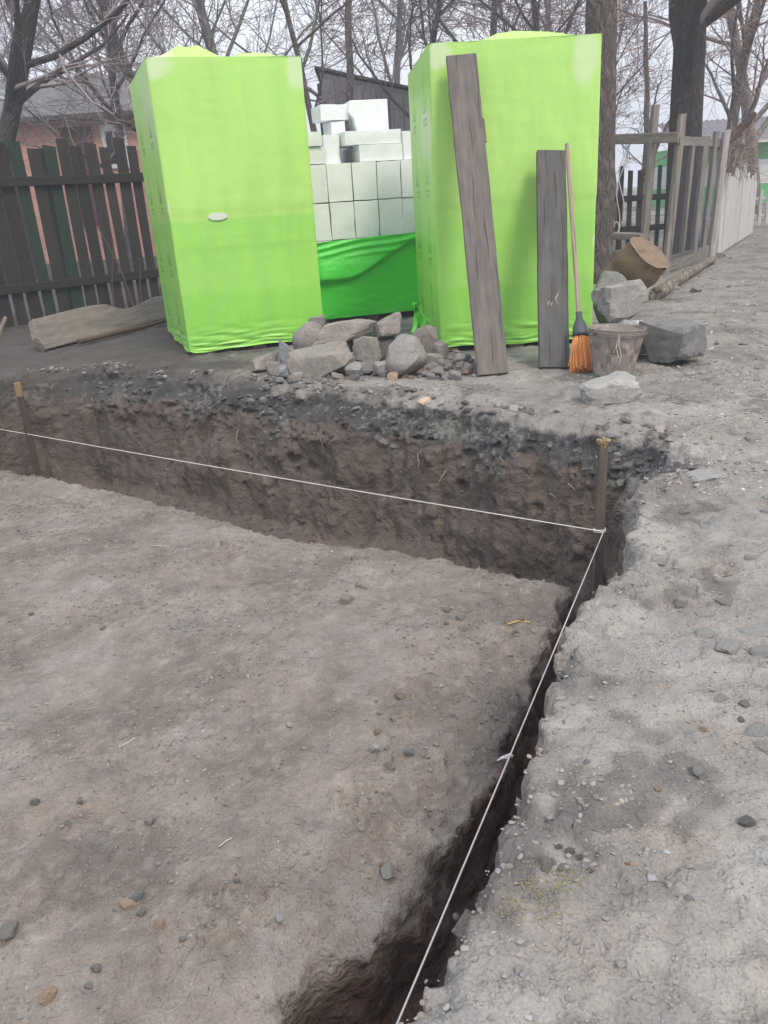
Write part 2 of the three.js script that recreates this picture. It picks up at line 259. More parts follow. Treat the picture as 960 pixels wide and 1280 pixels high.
{
  const F = new Float32Array(NX * NY * NZ).fill(1);
  const DR = new Float32Array(NX * NZ), DP = new Float32Array(NX * NZ), BK = new Float32Array(NX * NZ);
  const field = (x, y, z, dr, dp, bk) => {
    const b = baseField(x, y, z, dr, dp, bk); if (b > 0.12) return b; if (b < -0.12) return b;
    const cut = smooth(0.10, -0.02, -dr - 0.02 > 0 ? -dr : 0) * smooth(0.02, -0.10, y + 0.35 * Math.max(0, -dr)) * (1 - smooth(0.0, 0.10, dp) * smooth(-0.6, -0.5, y));
    return b - relief(x, y, z, cut, bk, dr);
  };
  // spade marks, root holes and burrows in the back face, found by walking into the face
  for (const [hx, hz, hy, hr] of [[0.10, -3.3, -0.36, 0.032], [0.32, -3.2, -0.39, 0.026], [0.52, -3.1, -0.36, 0.024], [-0.75, -3.95, -0.36, 0.034], [-1.0, -4.0, -0.22, 0.020], [-0.65, -3.9, -0.40, 0.026], [0.18, -3.3, -0.27, 0.016]]) {
    let x = hx, z = hz; for (let i = 0; i < 90; i++) { if (baseField(x, hy, z, inside(RIM, x, z), inside(PLAT, x, z), 1) < 0.0) break; x += 0.653 * 0.01; z -= 0.757 * 0.01; }
    HOLES.push([x, hy, z, hr]);
  }
  for (let k = 0; k < NZ; k++) for (let i = 0; i < NX; i++) {
    const x = XS[i], z = ZS[k], c = k * NX + i, dr = inside(RIM, x, z), dp = inside(PLAT, x, z), bk = backness(x, z); DR[c] = dr; DP[c] = dp; BK[c] = bk;
    const gy = groundY(x, z), lo = dr < -0.46 ? gy - 0.05 : dp > 0.32 ? PLATY - 0.09 : Y0, hi = dp > 0.32 ? PLATY + 0.09 : dr < -0.46 ? gy + 0.05 : 0.10;
    for (let j = 0; j < NY; j++) {
      const y = Y0 + j * DY; let v;
      if (y < lo) v = -1; else if (y > hi) v = 1; else {
        v = dr < -0.46 ? y - gy - relief(x, y, z, 0) : dp > 0.32 ? y - PLATY - 0.03 * noise(x * 1.1, 5, z * 1.1) - relief(x, y, z, 0) : field(x, y, z, dr, dp, bk);
        for (const [a, b, e, r] of HOLES) { const q = (x - a) ** 2 + ((y - b) * 1.3) ** 2 + (z - e) ** 2; if (q < 0.02) v = smax(v, r * 1.3 - Math.sqrt(q) , 0.02); }
      }
      F[(k * NX + i) * NY + j] = v;
    }
    let h = -0.8; for (let j = NY - 1; j > 0; j--) { const a = F[c * NY + j], b = F[c * NY + j - 1]; if (a > 0 && b <= 0) { h = Y0 + (j - 1 + b / (b - a)) * DY; break; } } topMap[c] = h;
  }
  const vid = new Int32Array((NX - 1) * (NY - 1) * (NZ - 1)).fill(-1), pos = [], ci = [];
  const at = (i, j, k) => F[(k * NX + i) * NY + j];
  for (let k = 0; k < NZ - 1; k++) for (let i = 0; i < NX - 1; i++) for (let j = 0; j < NY - 1; j++) {
    let px = 0, py = 0, pz = 0, n = 0, first = at(i, j, k) <= 0, same = true;
    for (let q = 1; q < 8 && same; q++) if ((at(i + (q & 1), j + (q >> 1 & 1), k + (q >> 2)) <= 0) !== first) same = false;
    if (same) continue;
    for (const [a, b] of EDGES()) {
      const ai = i + (a & 1), aj = j + (a >> 1 & 1), ak = k + (a >> 2), bi = i + (b & 1), bj = j + (b >> 1 & 1), bk = k + (b >> 2), fa = at(ai, aj, ak), fb = at(bi, bj, bk);
      if ((fa <= 0) === (fb <= 0)) continue; const t = fa / (fa - fb);
      px += mix(XS[ai], XS[bi], t); py += Y0 + mix(aj, bj, t) * DY; pz += mix(ZS[ak], ZS[bk], t); n++;
    }
    vid[(k * (NX - 1) + i) * (NY - 1) + j] = pos.length / 3; pos.push(px / n, py / n, pz / n); ci.push(k * NX + i);
  }
  const quads = []; const id = (i, j, k) => vid[(k * (NX - 1) + i) * (NY - 1) + j];
  for (let k = 1; k < NZ - 1; k++) for (let i = 1; i < NX - 1; i++) for (let j = 1; j < NY - 1; j++) {
    const s = at(i, j, k) <= 0;
    if (s !== at(i + 1, j, k) <= 0) { const q = [id(i, j - 1, k - 1), id(i, j, k - 1), id(i, j, k), id(i, j - 1, k)]; quads.push(s ? q.reverse() : q); }
    if (s !== at(i, j + 1, k) <= 0) { const q = [id(i - 1, j, k - 1), id(i, j, k - 1), id(i, j, k), id(i - 1, j, k)]; quads.push(s ? q : q.reverse()); }
    if (s !== at(i, j, k + 1) <= 0) { const q = [id(i - 1, j - 1, k), id(i, j - 1, k), id(i, j, k), id(i - 1, j, k)]; quads.push(s ? q.reverse() : q); }
  }
  const nv = pos.length / 3, nor = new Float32Array(nv * 3);
  const tri = []; for (const [a, b, c, d] of quads) tri.push(a, b, c, a, c, d);
  const faceN = (a, b, c) => { const ux = pos[b * 3] - pos[a * 3], uy = pos[b * 3 + 1] - pos[a * 3 + 1], uz = pos[b * 3 + 2] - pos[a * 3 + 2], vx = pos[c * 3] - pos[a * 3], vy = pos[c * 3 + 1] - pos[a * 3 + 1], vz = pos[c * 3 + 2] - pos[a * 3 + 2]; return [uy * vz - uz * vy, uz * vx - ux * vz, ux * vy - uy * vx]; };
  const axis = new Uint8Array(tri.length / 3);
  for (let t = 0; t < tri.length; t += 3) { const n = faceN(tri[t], tri[t + 1], tri[t + 2]); for (let q = 0; q < 3; q++) for (let c = 0; c < 3; c++) nor[tri[t + q] * 3 + c] += n[c]; }
  const key = new Map(), P2 = [], N2 = [], U2 = [], C2 = [], I2 = [], col = [0, 0, 0];
  for (let t = 0; t < tri.length; t += 3) {
    let nx = 0, ny = 0, nz = 0; for (let q = 0; q < 3; q++) { nx += nor[tri[t + q] * 3]; ny += nor[tri[t + q] * 3 + 1]; nz += nor[tri[t + q] * 3 + 2]; }
    nx = Math.abs(nx); ny = Math.abs(ny) * 1.5; nz = Math.abs(nz); const ax = ny > nx && ny > nz ? 0 : nx > nz ? 1 : 2;
    for (let q = 0; q < 3; q++) {
      const v = tri[t + q], kk = v * 3 + ax; let r = key.get(kk);
      if (r === undefined) {
        r = P2.length / 3; key.set(kk, r); const x = pos[v * 3], y = pos[v * 3 + 1], z = pos[v * 3 + 2]; P2.push(x, y, z);
        const m = Math.hypot(nor[v * 3], nor[v * 3 + 1], nor[v * 3 + 2]) || 1; N2.push(nor[v * 3] / m, nor[v * 3 + 1] / m, nor[v * 3 + 2] / m);
        U2.push(...(ax === 0 ? [x, z] : ax === 1 ? [z, y] : [x, y])); const c = ci[v]; soilColour(x, y, z, DR[c], DP[c], BK[c], col); C2.push(col[0], col[1], col[2]);
      }
      I2.push(r);
    }
  }
  const g = new THREE.BufferGeometry(); g.setAttribute('position', new THREE.Float32BufferAttribute(P2, 3)); g.setAttribute('normal', new THREE.Float32BufferAttribute(N2, 3)); g.setAttribute('uv', new THREE.Float32BufferAttribute(U2, 2)); g.setAttribute('color', new THREE.Float32BufferAttribute(C2, 3)); g.setIndex(I2);
  const m = part('dug_ground', g, soilMat); tag(m, 'bare grey earth with an L shaped foundation trench dug into it', null, null, 'structure');
  console.log('dug ground triangles', I2.length / 3, 'columns', NX, NZ);
}
function EDGES() { return EDGES.l ??= [[0, 1], [2, 3], [4, 5], [6, 7], [0, 2], [1, 3], [4, 6], [5, 7], [0, 4], [1, 5], [2, 6], [3, 7]]; }
const outY = (x, z) => groundY(x, z) + relief(x, 0, z, 0);
function heightAt(x, z) {
  if (x <= X0 + 0.02 || x >= X1 - 0.02 || z >= ZN - 0.01 || z <= ZS[NZ - 1] + 0.02) return outY(x, z);
  const i = clamp(Math.round((x - X0) / 0.0125), 0, NX - 1); let lo = 0, hi = NZ - 1; while (hi - lo > 1) { const m = lo + hi >> 1; if (ZS[m] > z) lo = m; else hi = m; } return topMap[lo * NX + i];
}
{ // the ground beyond the dug patch, out to the horizon
  const xs = [], zs = []; const grid = (a, from, to, hole0, hole1, fine) => { for (let v = hole0; v > from; v -= fine(hole0 - v)) a.unshift(v); const q = 24; for (let i = 1; i < q; i++) a.push(mix(hole0, hole1, i / q)); for (let v = hole1; v < to; v += fine(v - hole1)) a.push(v); };
  grid(xs, -70, 70, X0 + 0.03, X1 - 0.03, (d) => 0.02 + d * 0.045); grid(zs, -160, 30, ZS[NZ - 1] + 0.03, ZN - 0.03, (d) => 0.02 + d * 0.035);
  const pos = [], uv = [], col = [], idx = [], c = [0, 0, 0]; const w = xs.length;
  for (const z of zs) for (const x of xs) {
    const edge = x > X0 && x < X1 && z < ZN && z > ZS[NZ - 1];
    pos.push(x, outY(x, z) - (edge ? 0.006 : 0), z); uv.push(x, z);
    soilColour(x, 0.012 * noise(x * 9, 3, z * 9), z, -3, -3, backness(x, z), c);
    const grass = smooth(13, 22, Math.hypot(x - 2, z)) * smooth(-0.1, 0.2, noise(x * 0.6, 5, z * 0.6)); col.push(mix(c[0], 0.09, grass), mix(c[1], 0.10, grass), mix(c[2], 0.055, grass));
  }
  for (let j = 0; j < zs.length - 1; j++) for (let i = 0; i < w - 1; i++) {
    const mx = (xs[i] + xs[i + 1]) / 2, mz = (zs[j] + zs[j + 1]) / 2; if (mx > X0 + 0.03 && mx < X1 - 0.03 && mz < ZN - 0.03 && mz > ZS[NZ - 1] + 0.03) continue;
    const a = j * w + i; idx.push(a, a + w, a + 1, a + 1, a + w, a + w + 1);
  }
  const m = part('ground', geoFrom(pos, idx, uv, col), soilMat); tag(m, 'trodden grey earth yard and lane running back past the fences', null, null, 'structure');
}

// ---------------------------------------------------------------- wrapped packs of blocks
// printed mark on the film: a stem with three prongs over a base stroke, and two rows of small print
function printMark(u, v) { // u, v in metres from the centre of the mark; returns ink 0..1
  let k = 0; const bar = (x0, x1, y0, y1) => { if (u > x0 && u < x1 && v > y0 && v < y1) k = 1; };
  bar(-0.006, 0.006, -0.06, 0.10); bar(-0.045, 0.045, -0.066, -0.055); bar(-0.045, -0.035, -0.06, -0.005); bar(0.035, 0.045, -0.06, -0.005); bar(-0.024, -0.016, -0.06, -0.025); bar(0.016, 0.024, -0.06, -0.025);
  bar(-0.05, 0.05, -0.098, -0.09); if (v > -0.125 && v < -0.105 && Math.abs(u) < 0.05 && Math.sin(u * 420) > -0.1) k = 1;
  return k;
}
function packFilm(seed, w, d, h, y0, faceMarks, pale) { // canvas runs round the pack: front, right, back, left
  const per = 2 * (w + d), W = 1536, H = 768;
  const t = texture(W, H, (u, v, o) => {
    const s = u * per, y = v * h; const edges = [0, w, w + d, 2 * w + d, per]; let f = 0; while (f < 3 && s > edges[f + 1]) f++; const x = s - edges[f], fw = edges[f + 1] - edges[f];
    const n = noise(s * 3 + seed, y * 3, 1), m = noise(s * 14 + seed, y * 9, 2), c = noise(s * 60, y * 60 + seed, 3), vert = noise(s * 9 + seed, y * 0.7, 4);
    // two turns of film below the waist of the pack, one above: the lower half is a deeper green
    const soft = seed === 3 ? 0.012 : 0.16, lay = 0.8 * smooth(-soft, soft, h * 0.48 - y + (seed === 3 ? 0.012 : 0.1) * noise(s * 2 + seed, 1, 1)), lay2 = smooth(-0.02, 0.02, h * 0.22 - y + 0.03 * noise(s * 1.5 + seed, 3, 1));
    let r = 0.41 - 0.11 * lay - 0.05 * lay2, g = 0.685 - 0.04 * lay - 0.03 * lay2, b = 0.155 - 0.05 * lay - 0.025 * lay2;
    const q = 1 + 0.035 * n + 0.02 * m + 0.025 * c + 0.05 * vert; r *= q * (1 + 0.05 * m); g *= q; b *= q;
    // the joints of the blocks show through the film
    const jx = Math.abs(((x + seed * 0.07) % 0.2) - 0.1), jy = Math.abs(((y - 0.1) % 0.3) - 0.15); const j = (0.05 * smooth(0.008, 0.0, 0.1 - jx) + 0.04 * smooth(0.008, 0, 0.15 - jy)) * smooth(-0.35, 0.2, n + m * 0.5); r *= 1 - j; g *= 1 - j * 0.7; b *= 1 - j * 0.5;
    // single, torn layer near some corners: paler
    let p = 0; for (const [pf, px, py, rx, ry, a] of pale) if (pf === f) { const e = Math.hypot((x - px) / rx, (y - py) / ry) + 0.25 * n + 0.12 * m; p = Math.max(p, a * smooth(1, 0.55, e)); }
    r = mix(r, 0.60, p); g = mix(g, 0.72, p); b = mix(b, 0.46, p);
    if (faceMarks.includes(f)) for (const my of [0.27, 0.68, 1.09, 1.50]) for (const mx of [0.34, 0.93]) { const k = printMark((x - mx + 0.01 * n) / 1.9, (y - my) / 1.3) * smooth(-0.5, 0.1, c + m * 0.6); r = mix(r, 0.05, k * 0.85); g = mix(g, 0.16, k * 0.85); b = mix(b, 0.05, k * 0.85); }
    o[0] = r; o[1] = g; o[2] = b;
  }, true);
  t.wrapS = t.wrapT = THREE.ClampToEdgeWrapping; return t;
}
const filmBump = texture(1024, 1024, (u, v, o) => { o[0] = o[1] = o[2] = 0.5 + 0.30 * ptile(u * 90, v * 9, 1, 90, 9) + 0.10 * ptile(u * 14, v * 30, 5, 14, 30) + 0.25 * fbm(u, v, 30, 3, 9); });
function packGeo(seed, w, d, h, y0, crown) {
  const rc = 0.018, per = 2 * (w + d), edges = [0, w, w + d, 2 * w + d, per]; const pos = [], uv = [], idx = [];
  const N = [90, 40, 20, 80]; const ring = [];
  const corner = [[0, 0], [w, 0], [w, -d], [0, -d]], dir = [[1, 0], [0, -1], [-1, 0], [0, 1]];
  for (let f = 0; f < 4; f++) { const L = edges[f + 1] - edges[f]; for (let i = 0; i <= N[f]; i++) { let t = i / N[f]; t = t < 0.04 ? t : t; ring.push([f, t * L, L]); } }
  const rows = 90; const R = ring.length;
  for (let j = 0; j <= rows; j++) {
    const v = Math.pow(j / rows, 1.7);
    for (let k = 0; k < R; k++) {
      const [f, s, L] = ring[k], [dx, dz] = dir[f], nx = -dz === 0 ? 0 : -dz, on = f === 0 ? [0, 1] : f === 1 ? [1, 0] : f === 2 ? [0, -1] : [-1, 0];
      let y = y0 + v * (h - y0); const e = Math.min(s, L - s), near = smooth(0, 0.05, e);
      const S = edges[f] + s;
      // block layers differ a few millimetres; the film bridges them
      const layer = Math.floor((y - 0.1) / 0.3), lt = (y - 0.1) / 0.3 - layer; const step = mix(noise(f * 3 + layer * 1.7 + seed, 2, 5), noise(f * 3 + (layer + 1) * 1.7 + seed, 2, 5), smooth(0.985, 1.0, lt)) * 0.0025;
      const half = 0.003 * smooth(0.015, 0, y - h * 0.5);
      const low = smooth(0.24, 0.04, y); const fold = Math.abs(noise(S * 4 + y * 16 + seed, y * 40, seed)) * 0.022 + Math.abs(noise(S * 2.2 - y * 12, y * 75, seed + 4)) * 0.018;
      const inset = 0.006 + half, sq = e < 1e-6 ? (s < L / 2 ? inset : L - inset) : s;
      let out = (step + 0.004 * noise(S * 2.5 + seed, y * 2.5, 3) + low * (fold - 0.012) + 0.0015 * noise(S * 26, y * 5, seed)) * near - half - 0.006 * smooth(0.02, 0, e);
      if (v < 0.04) y += (0.02 * noise(S * 3 + seed, 4, 4) - 0.01) * near;
      
      pos.push(corner[f][0] + dx * sq + on[0] * out, y, corner[f][1] + dz * sq + on[1] * out); uv.push(S / per, (y) / h);
      if (j && k && ring[k][0] === ring[k - 1][0]) { const c = j * R + k, b = c - R; idx.push(b - 1, b, c, b - 1, c, c - 1); }
    }
  }
  const base = pos.length / 3, M = 44;   // loose film over the top
  for (let j = 0; j <= M; j++) for (let i = 0; i <= M; i++) {
    const x = i / M * w, z = -j / M * d, e = Math.min(x, w - x, -z, d + z);
    const hgt = h - 0.002 + smooth(0, 0.05, e) * (crown(x / w, -z / d) + 0.012 * Math.abs(noise(x * 11 + seed, z * 11, 2)) + 0.02 * Math.abs(noise(x * 4 + seed, z * 5, 6)));
    pos.push(x + (i === 0 ? -0.001 : i === M ? 0.001 : 0), hgt, z + (j === 0 ? 0.001 : 0)); uv.push((i / M * w) / per, 0.97);
    if (i && j) { const c = base + j * (M + 1) + i, b = c - M - 1; idx.push(b - 1, b, c, b - 1, c, c - 1); }
  }
  return geoFrom(pos, idx, uv);
}
const palletWood = wood(0.22, 0.16, 0.11);
function palletUnder(parent, w, d) { // three runners of blocks and a deck
  for (const x of [0.07, w / 2, w - 0.07]) { const g = plank(d - 0.04, 0.10, 0.022, { seg: 2, seed: x * 9 + 1 }); xf(g, { r: [-Math.PI / 2, 0, 0], p: [x, 0.011, -0.02] }); part('runner', g, palletWood, parent); for (const z of [-0.07, -d / 2, -d + 0.07]) part('spacer', new THREE.BoxGeometry(0.1, 0.052, 0.1).translate(x, 0.049, z), palletWood, parent); }
  for (let k = 0; k < 6; k++) { const g = plank(w - 0.05, 0.11, 0.02, { seg: 2, seed: k + 3 }); xf(g, { r: [-Math.PI / 2, 0, 0] }); xf(g, { r: [0, -Math.PI / 2, 0], p: [0.025, 0.087, -0.075 - k * (d - 0.15) / 5] }); part('deck_board', g, palletWood, parent); }
}
const rad = (a) => a * Math.PI / 180;
const PACKS = [
  { x: -1.28, z: -5.64, yaw: 19.5, w: 1.0, d: 1.25, h: 1.84, seed: 3, label: 'tall lime green film wrapped pallet of blocks beside the dark paling fence', crown: (u, v) => (0.055 + 0.05 * noise(u * 7, v * 6, 3)) * smooth(0.08, 0.26, u) * smooth(0.52, 0.34, u) * smooth(0, 0.06, v) * smooth(0.5, 0.2, v) + 0.028 * smooth(0.55, 0.62, u) * smooth(0.86, 0.78, u) * smooth(0, 0.05, v), marks: [3], pale: [[0, 0.03, 1.80, 0.16, 0.10, 0.75], [0, 0.97, 1.78, 0.10, 0.16, 0.7], [3, 1.0, 1.55, 0.4, 0.25, 0.35], [0, 0.0, 0.95, 0.02, 0.09, 0.9]] },
  { x: 0.425, z: -5.17, yaw: 2.5, w: 1.0, d: 1.25, h: 1.74, seed: 8, label: 'tall lime green film wrapped pallet of blocks with two boards leaning on it', crown: (u, v) => 0.045 * smooth(0.25, 0.5, u) * smooth(0.95, 0.62, u) * smooth(0, 0.08, v), marks: [3], pale: [[0, 0.05, 1.68, 0.10, 0.09, 0.75], [0, 0.9, 1.62, 0.10, 0.2, 0.6], [3, 0.95, 1.30, 0.45, 0.16, 0.85], [0, 0.99, 0.62, 0.015, 0.05, 0.9]] },
];
for (const p of PACKS) {
  const t = thing('wrapped_pallet', p.label, 'pallet', [p.x, 0.004, p.z], rad(p.yaw), 'pallets of wrapped blocks');
  const film = new THREE.MeshPhysicalMaterial({ map: packFilm(p.seed, p.w, p.d, p.h, 0, p.marks, p.pale), bumpMap: filmBump, bumpScale: 0.004, roughness: 0.45, clearcoat: 0.2, clearcoatRoughness: 0.3, side: THREE.DoubleSide });
  part('film_wrap', packGeo(p.seed, p.w, p.d, p.h, 0.035, p.crown), film, t); palletUnder(t, p.w, p.d);
  if (p.seed === 3) { // torn slot in the film: white block shows
    const s = new THREE.Shape(); for (let k = 0; k < 26; k++) { const a = k / 26 * Math.PI * 2, r = 1 + 0.18 * noise(k * 0.9, 3, 3); s[k ? 'lineTo' : 'moveTo'](Math.cos(a) * 0.065 * r, Math.sin(a) * 0.024 * r); }
    const g = new THREE.ExtrudeGeometry(s, { depth: 0.006, bevelEnabled: false }); g.translate(0.32, 0.90, 0.004); part('film_tear', g, std(0.58, 0.65, 0.55), t);
  }
}

// the opened pack between them: loose aerated concrete blocks over a skirt of film
const blockMats = [[0.85, 0.86, 0.88], [0.82, 0.835, 0.855], [0.87, 0.88, 0.90]].map((c) => std(...c, { map: blockMap, bumpMap: blockBump, bumpScale: 0.003 }));
function blockGeo(w, h, d, seed) {
  const n = 3, g = new THREE.BoxGeometry(w, h, d, n, n, n), P = g.attributes.position, uv = [];
  for (let i = 0; i < P.count; i++) {
    let x = P.getX(i), y = P.getY(i), z = P.getZ(i); const ex = Math.abs(x) > w / 2 - 1e-4, ey = Math.abs(y) > h / 2 - 1e-4, ez = Math.abs(z) > d / 2 - 1e-4, e = ex + ey + ez;
    if (e >= 2) { const q = 0.0015 + 0.010 * Math.max(0, noise(x * 9 + seed, y * 9, z * 9 + seed)); if (ex) x -= Math.sign(x) * q; if (ey) y -= Math.sign(y) * q; if (ez) z -= Math.sign(z) * q; }
    P.setXYZ(i, x, y + h / 2, z); const k = Math.floor(i / ((n + 1) * (n + 1))); uv.push(...(k < 2 ? [z, y] : k < 4 ? [x, z] : [x, y]).map((q, s) => q + seed * (0.31 + 0.17 * s)));
  }
  g.setAttribute('uv', new THREE.Float32BufferAttribute(uv, 2)); const o = g.toNonIndexed(); o.computeVertexNormals(); return smoothCreased(o, 0.25);
}
const MID = new THREE.Group(); MID.position.set(-0.46, 0.004, -6.72); MID.rotation.y = rad(15); MID.updateMatrixWorld();   // only a frame of reference, never added
function block(x, y, z, w, h, d, turn, seed, label, tiltZ = 0) {
  const o = single('concrete_block', blockGeo(w, h, d, seed), blockMats[seed % 3], label, 'block', 'loose aerated concrete blocks of the opened pallet');
  o.position.copy(V(x, y, z).applyMatrix4(MID.matrixWorld)); o.rotation.set(0, rad(15) + turn, tiltZ); return o;
}
{
  const t = thing('wooden_pallet', 'wooden pallet under the opened pack of white blocks', 'pallet', MID.position.toArray(), rad(15)); palletUnder(t, 1.0, 1.2);
  const r = mulberry(41);
  for (let L = 0; L < 4; L++) for (let row = 0; row < 2; row++) for (let k = 0; k < 5; k++) {
    const pair = L === 1 && row === 0 && k === 2, x = 0.1 + k * 0.2 + (r() - 0.5) * 0.005, z = -0.3 - row * 0.6 + (r() - 0.5) * 0.022;
    block(x, 0.0975 + L * 0.2805, z, 0.1988 - r() * 0.001, 0.28, 0.592, (r() - 0.5) * 0.012, L * 10 + row * 5 + k + 1, L < 2 ? 'white aerated concrete block in a lower course of the opened pack' : row ? 'white upright block in the back row of the opened pack' : `${['first', 'second', 'third', 'fourth', 'fifth'][k]} white block from the paling fence in the ${L === 2 ? 'course above the film' : 'top upright course'}`);
  }
  const T = 0.0975 + 4 * 0.2805;
  block(0.10, T, -0.32, 0.215, 0.125, 0.58, 0.03, 61, 'lower of two flat blocks stacked beside the wrapped pallet by the paling fence');
  block(0.095, T + 0.125, -0.31, 0.19, 0.105, 0.60, -0.02, 62, 'upper of two flat blocks stacked beside the wrapped pallet by the paling fence');
  block(0.285, T, -0.40, 0.13, 0.215, 0.50, 0.02, 63, 'white block on edge beside the dark gap in the loose top layer');
  block(0.66, T, -0.33, 0.36, 0.125, 0.55, 0.015, 64, 'flat white block right of the dark gap, carrying an overhanging slab');
  block(0.90, T, -0.35, 0.115, 0.21, 0.60, 0.01, 65, 'white block on edge at the end of the loose top layer by the leaning boards');
  block(0.60, T + 0.1255, -0.28, 0.47, 0.105, 0.42, 0.05, 66, 'long flat white slab bridging the dark gap in the loose top layer');
  block(0.22, T, -0.95, 0.42, 0.20, 0.45, 0.1, 67, 'white block lying at the back of the loose top layer, short');
  block(0.72, T, -0.92, 0.5, 0.20, 0.42, -0.06, 68, 'white block lying at the back of the loose top layer, long');
  // broken pieces crowning the heap
  block(0.40, T + 0.2155, -0.50, 0.12, 0.115, 0.26, 0.05, 69, 'small white block piece under the overhanging cap piece on top of the heap');
  block(0.375, T + 0.331, -0.50, 0.235, 0.12, 0.28, 0.06, 70, 'white cap piece balanced on a smaller piece on top of the heap');
  const s = new THREE.Shape(); s.moveTo(-0.10, 0); s.lineTo(0.15, 0); s.lineTo(0.15, 0.225); s.lineTo(-0.15, 0.225); s.lineTo(-0.165, 0.15); s.lineTo(-0.125, 0.10); s.lineTo(-0.115, 0.05);
  const g = new THREE.ExtrudeGeometry(s, { depth: 0.24, bevelEnabled: true, bevelSize: 0.004, bevelThickness: 0.004, bevelSegments: 1 }); g.translate(0, 0.004, -0.12);
  const o = single('concrete_block', g, blockMats[2], 'largest white block with a broken sloping side on top of the heap', 'block', 'loose aerated concrete blocks of the opened pallet'); o.position.copy(V(0.66, T + 0.231, -0.42).applyMatrix4(MID.matrixWorld)); o.rotation.y = rad(15) - 0.05;
  // the film skirt, slumped in folds round the lower courses
  const pos = [], uv = [], idx = [], w = 1.0, d = 1.2, A = 90, B = 46;
  for (let j = 0; j <= B; j++) for (let i = 0; i <= A; i++) {
    const s0 = i / A * (d + w + d), onL = s0 < d, onF = s0 >= d && s0 <= d + w; let x = onL ? 0 : onF ? s0 - d : w, z = onL ? -d + s0 : onF ? 0 : -(s0 - d - w), nx = onL ? -1 : onF ? 0 : 1, nz = onF ? 1 : 0;
    const v = j / B, top = 0.655 + 0.03 * (x - 0.3) + 0.012 * noise(s0 * 3, 1, 1); let y = 0.05 + v * (top - 0.05), out = 0.014;
    if (onF) { // a slack swag that hangs from the right end down to the left
      const sag = 0.58 - 0.26 * Math.pow(1 - x / w, 0.8) * smooth(1.0, 0.3, x) - 0.0, dd = y - (0.60 - 0.27 * smooth(0.95, 0.25, x)); out += 0.055 * smooth(0, 0.03, dd) * smooth(0.30, 0.02, dd) * smooth(0, 0.08, x) * smooth(1, 0.9, x);
      out += 0.016 * Math.max(0, Math.sin(y * 120 - x * 14 + 3 * noise(x * 2, y * 2, 4))) * smooth(0.5, 0.56, y) * smooth(0, 0.1, Math.min(x, 1 - x)) + 0.008 * Math.abs(noise(x * 9, y * 26 + x * 10, 3));
    }
    out += 0.010 * Math.abs(noise(s0 * 5, y * 40, 7)) * smooth(0.2, 0.06, y) + 0.008 * (noise(s0 * 4, y * 6, 5) + 0.6);
    pos.push(x + nx * out, y, z + nz * out); uv.push(s0, y);
    if (i && j) { const c = j * (A + 1) + i, b = c - A - 1; idx.push(b - 1, b, c, b - 1, c, c - 1); }
  }
  const fm = new THREE.MeshPhysicalMaterial({ color: new THREE.Color().setRGB(0.06, 0.60, 0.045), bumpMap: filmBump, bumpScale: 0.003, roughness: 0.4, side: THREE.DoubleSide });
  const sk = single('film_skirt', geoFrom(pos, idx, uv), fm, 'deep green plastic film slumped in folds round the lower blocks of the opened pack', 'film'); sk.position.copy(MID.position); sk.rotation.y = rad(15);
  // a loose tail of film sticking out by the rubble
  const fp = []; const fi = [], fu = []; for (let j = 0; j <= 12; j++) for (let i = 0; i <= 5; i++) { const a = j / 12, b = i / 5 - 0.5, wd = 0.13 * (1 - 0.5 * a); fp.push(0.33 + b * wd + 0.03 * noise(a * 4, b * 3, 1) - 0.04 * a, 0.06 + a * 0.27 + 0.02 * noise(b * 6, a * 5, 3), -5.16 + 0.09 * noise(a * 3, b * 5, 2) + 0.02 * Math.sin(b * 12)); fu.push(b, a); if (i && j) { const c = j * 6 + i, e = c - 6; fi.push(e - 1, e, c, e - 1, c, c - 1); } }
  single('film_scrap', geoFrom(fp, fi, fu), new THREE.MeshPhysicalMaterial({ color: new THREE.Color().setRGB(0.10, 0.52, 0.04), roughness: 0.4, side: THREE.DoubleSide }), 'crumpled green film scrap standing behind the stone pile', 'film');
}

// ---------------------------------------------------------------- boards, broom, bucket
const greyWood = wood(0.176, 0.160, 0.145), darkWood = wood(0.112, 0.110, 0.108), paleWood = wood(0.34, 0.28, 0.23);
{
  const a = V(0.648, heightAt(0.648, -4.38) + 0.004, -4.38), b = V(0.598, 1.66, -5.10), L = a.distanceTo(b);
  const t = thing('leaning_board', 'long grey weathered board leaning on the wrapped pallet', 'board', a.toArray(), 0, 'boards leaning on the pallet'); along(t, a, b, V(1, 0, 0));
  part('board_face', plank(L, 0.170, 0.034, { seg: 26, seed: 5, edge: 0.004, ch: 0.004 }), greyWood, t);
  const g = plank(0.13, 0.012, 0.026, { seg: 3, seed: 9, edge: 0.003 }); g.translate(0.089, L - 0.50, 0); part('splinter', g, wood(0.30, 0.19, 0.12), t);
  const a2 = V(1.00, heightAt(1.0, -4.45) + 0.004, -4.45), b2 = V(1.108, 1.14, -5.10), L2 = a2.distanceTo(b2);
  const t2 = thing('leaning_board', 'short dark grey board with chalk scribbles beside the broom', 'board', a2.toArray(), 0, 'boards leaning on the pallet'); along(t2, a2, b2, V(1, 0, 0));
  part('board_face', plank(L2, 0.168, 0.036, { seg: 22, seed: 15, ch: 0.003 }), darkWood, t2);
  const chalk = std(0.55, 0.56, 0.56), cs = []; for (const pts of [[[-0.035, 0.37], [-0.028, 0.385], [-0.032, 0.36]], [[-0.022, 0.385], [-0.018, 0.365], [-0.008, 0.38], [-0.012, 0.358]], [[0.008, 0.39], [0.022, 0.42], [0.026, 0.435], [0.012, 0.405], [0.018, 0.378], [0.03, 0.372]]]) cs.push(tube(pts.map(([x, y]) => V(x, y, 0.0185)), 0.0016, 4)); part('chalk_mark', mergeGeometries(cs), chalk, t2);
}
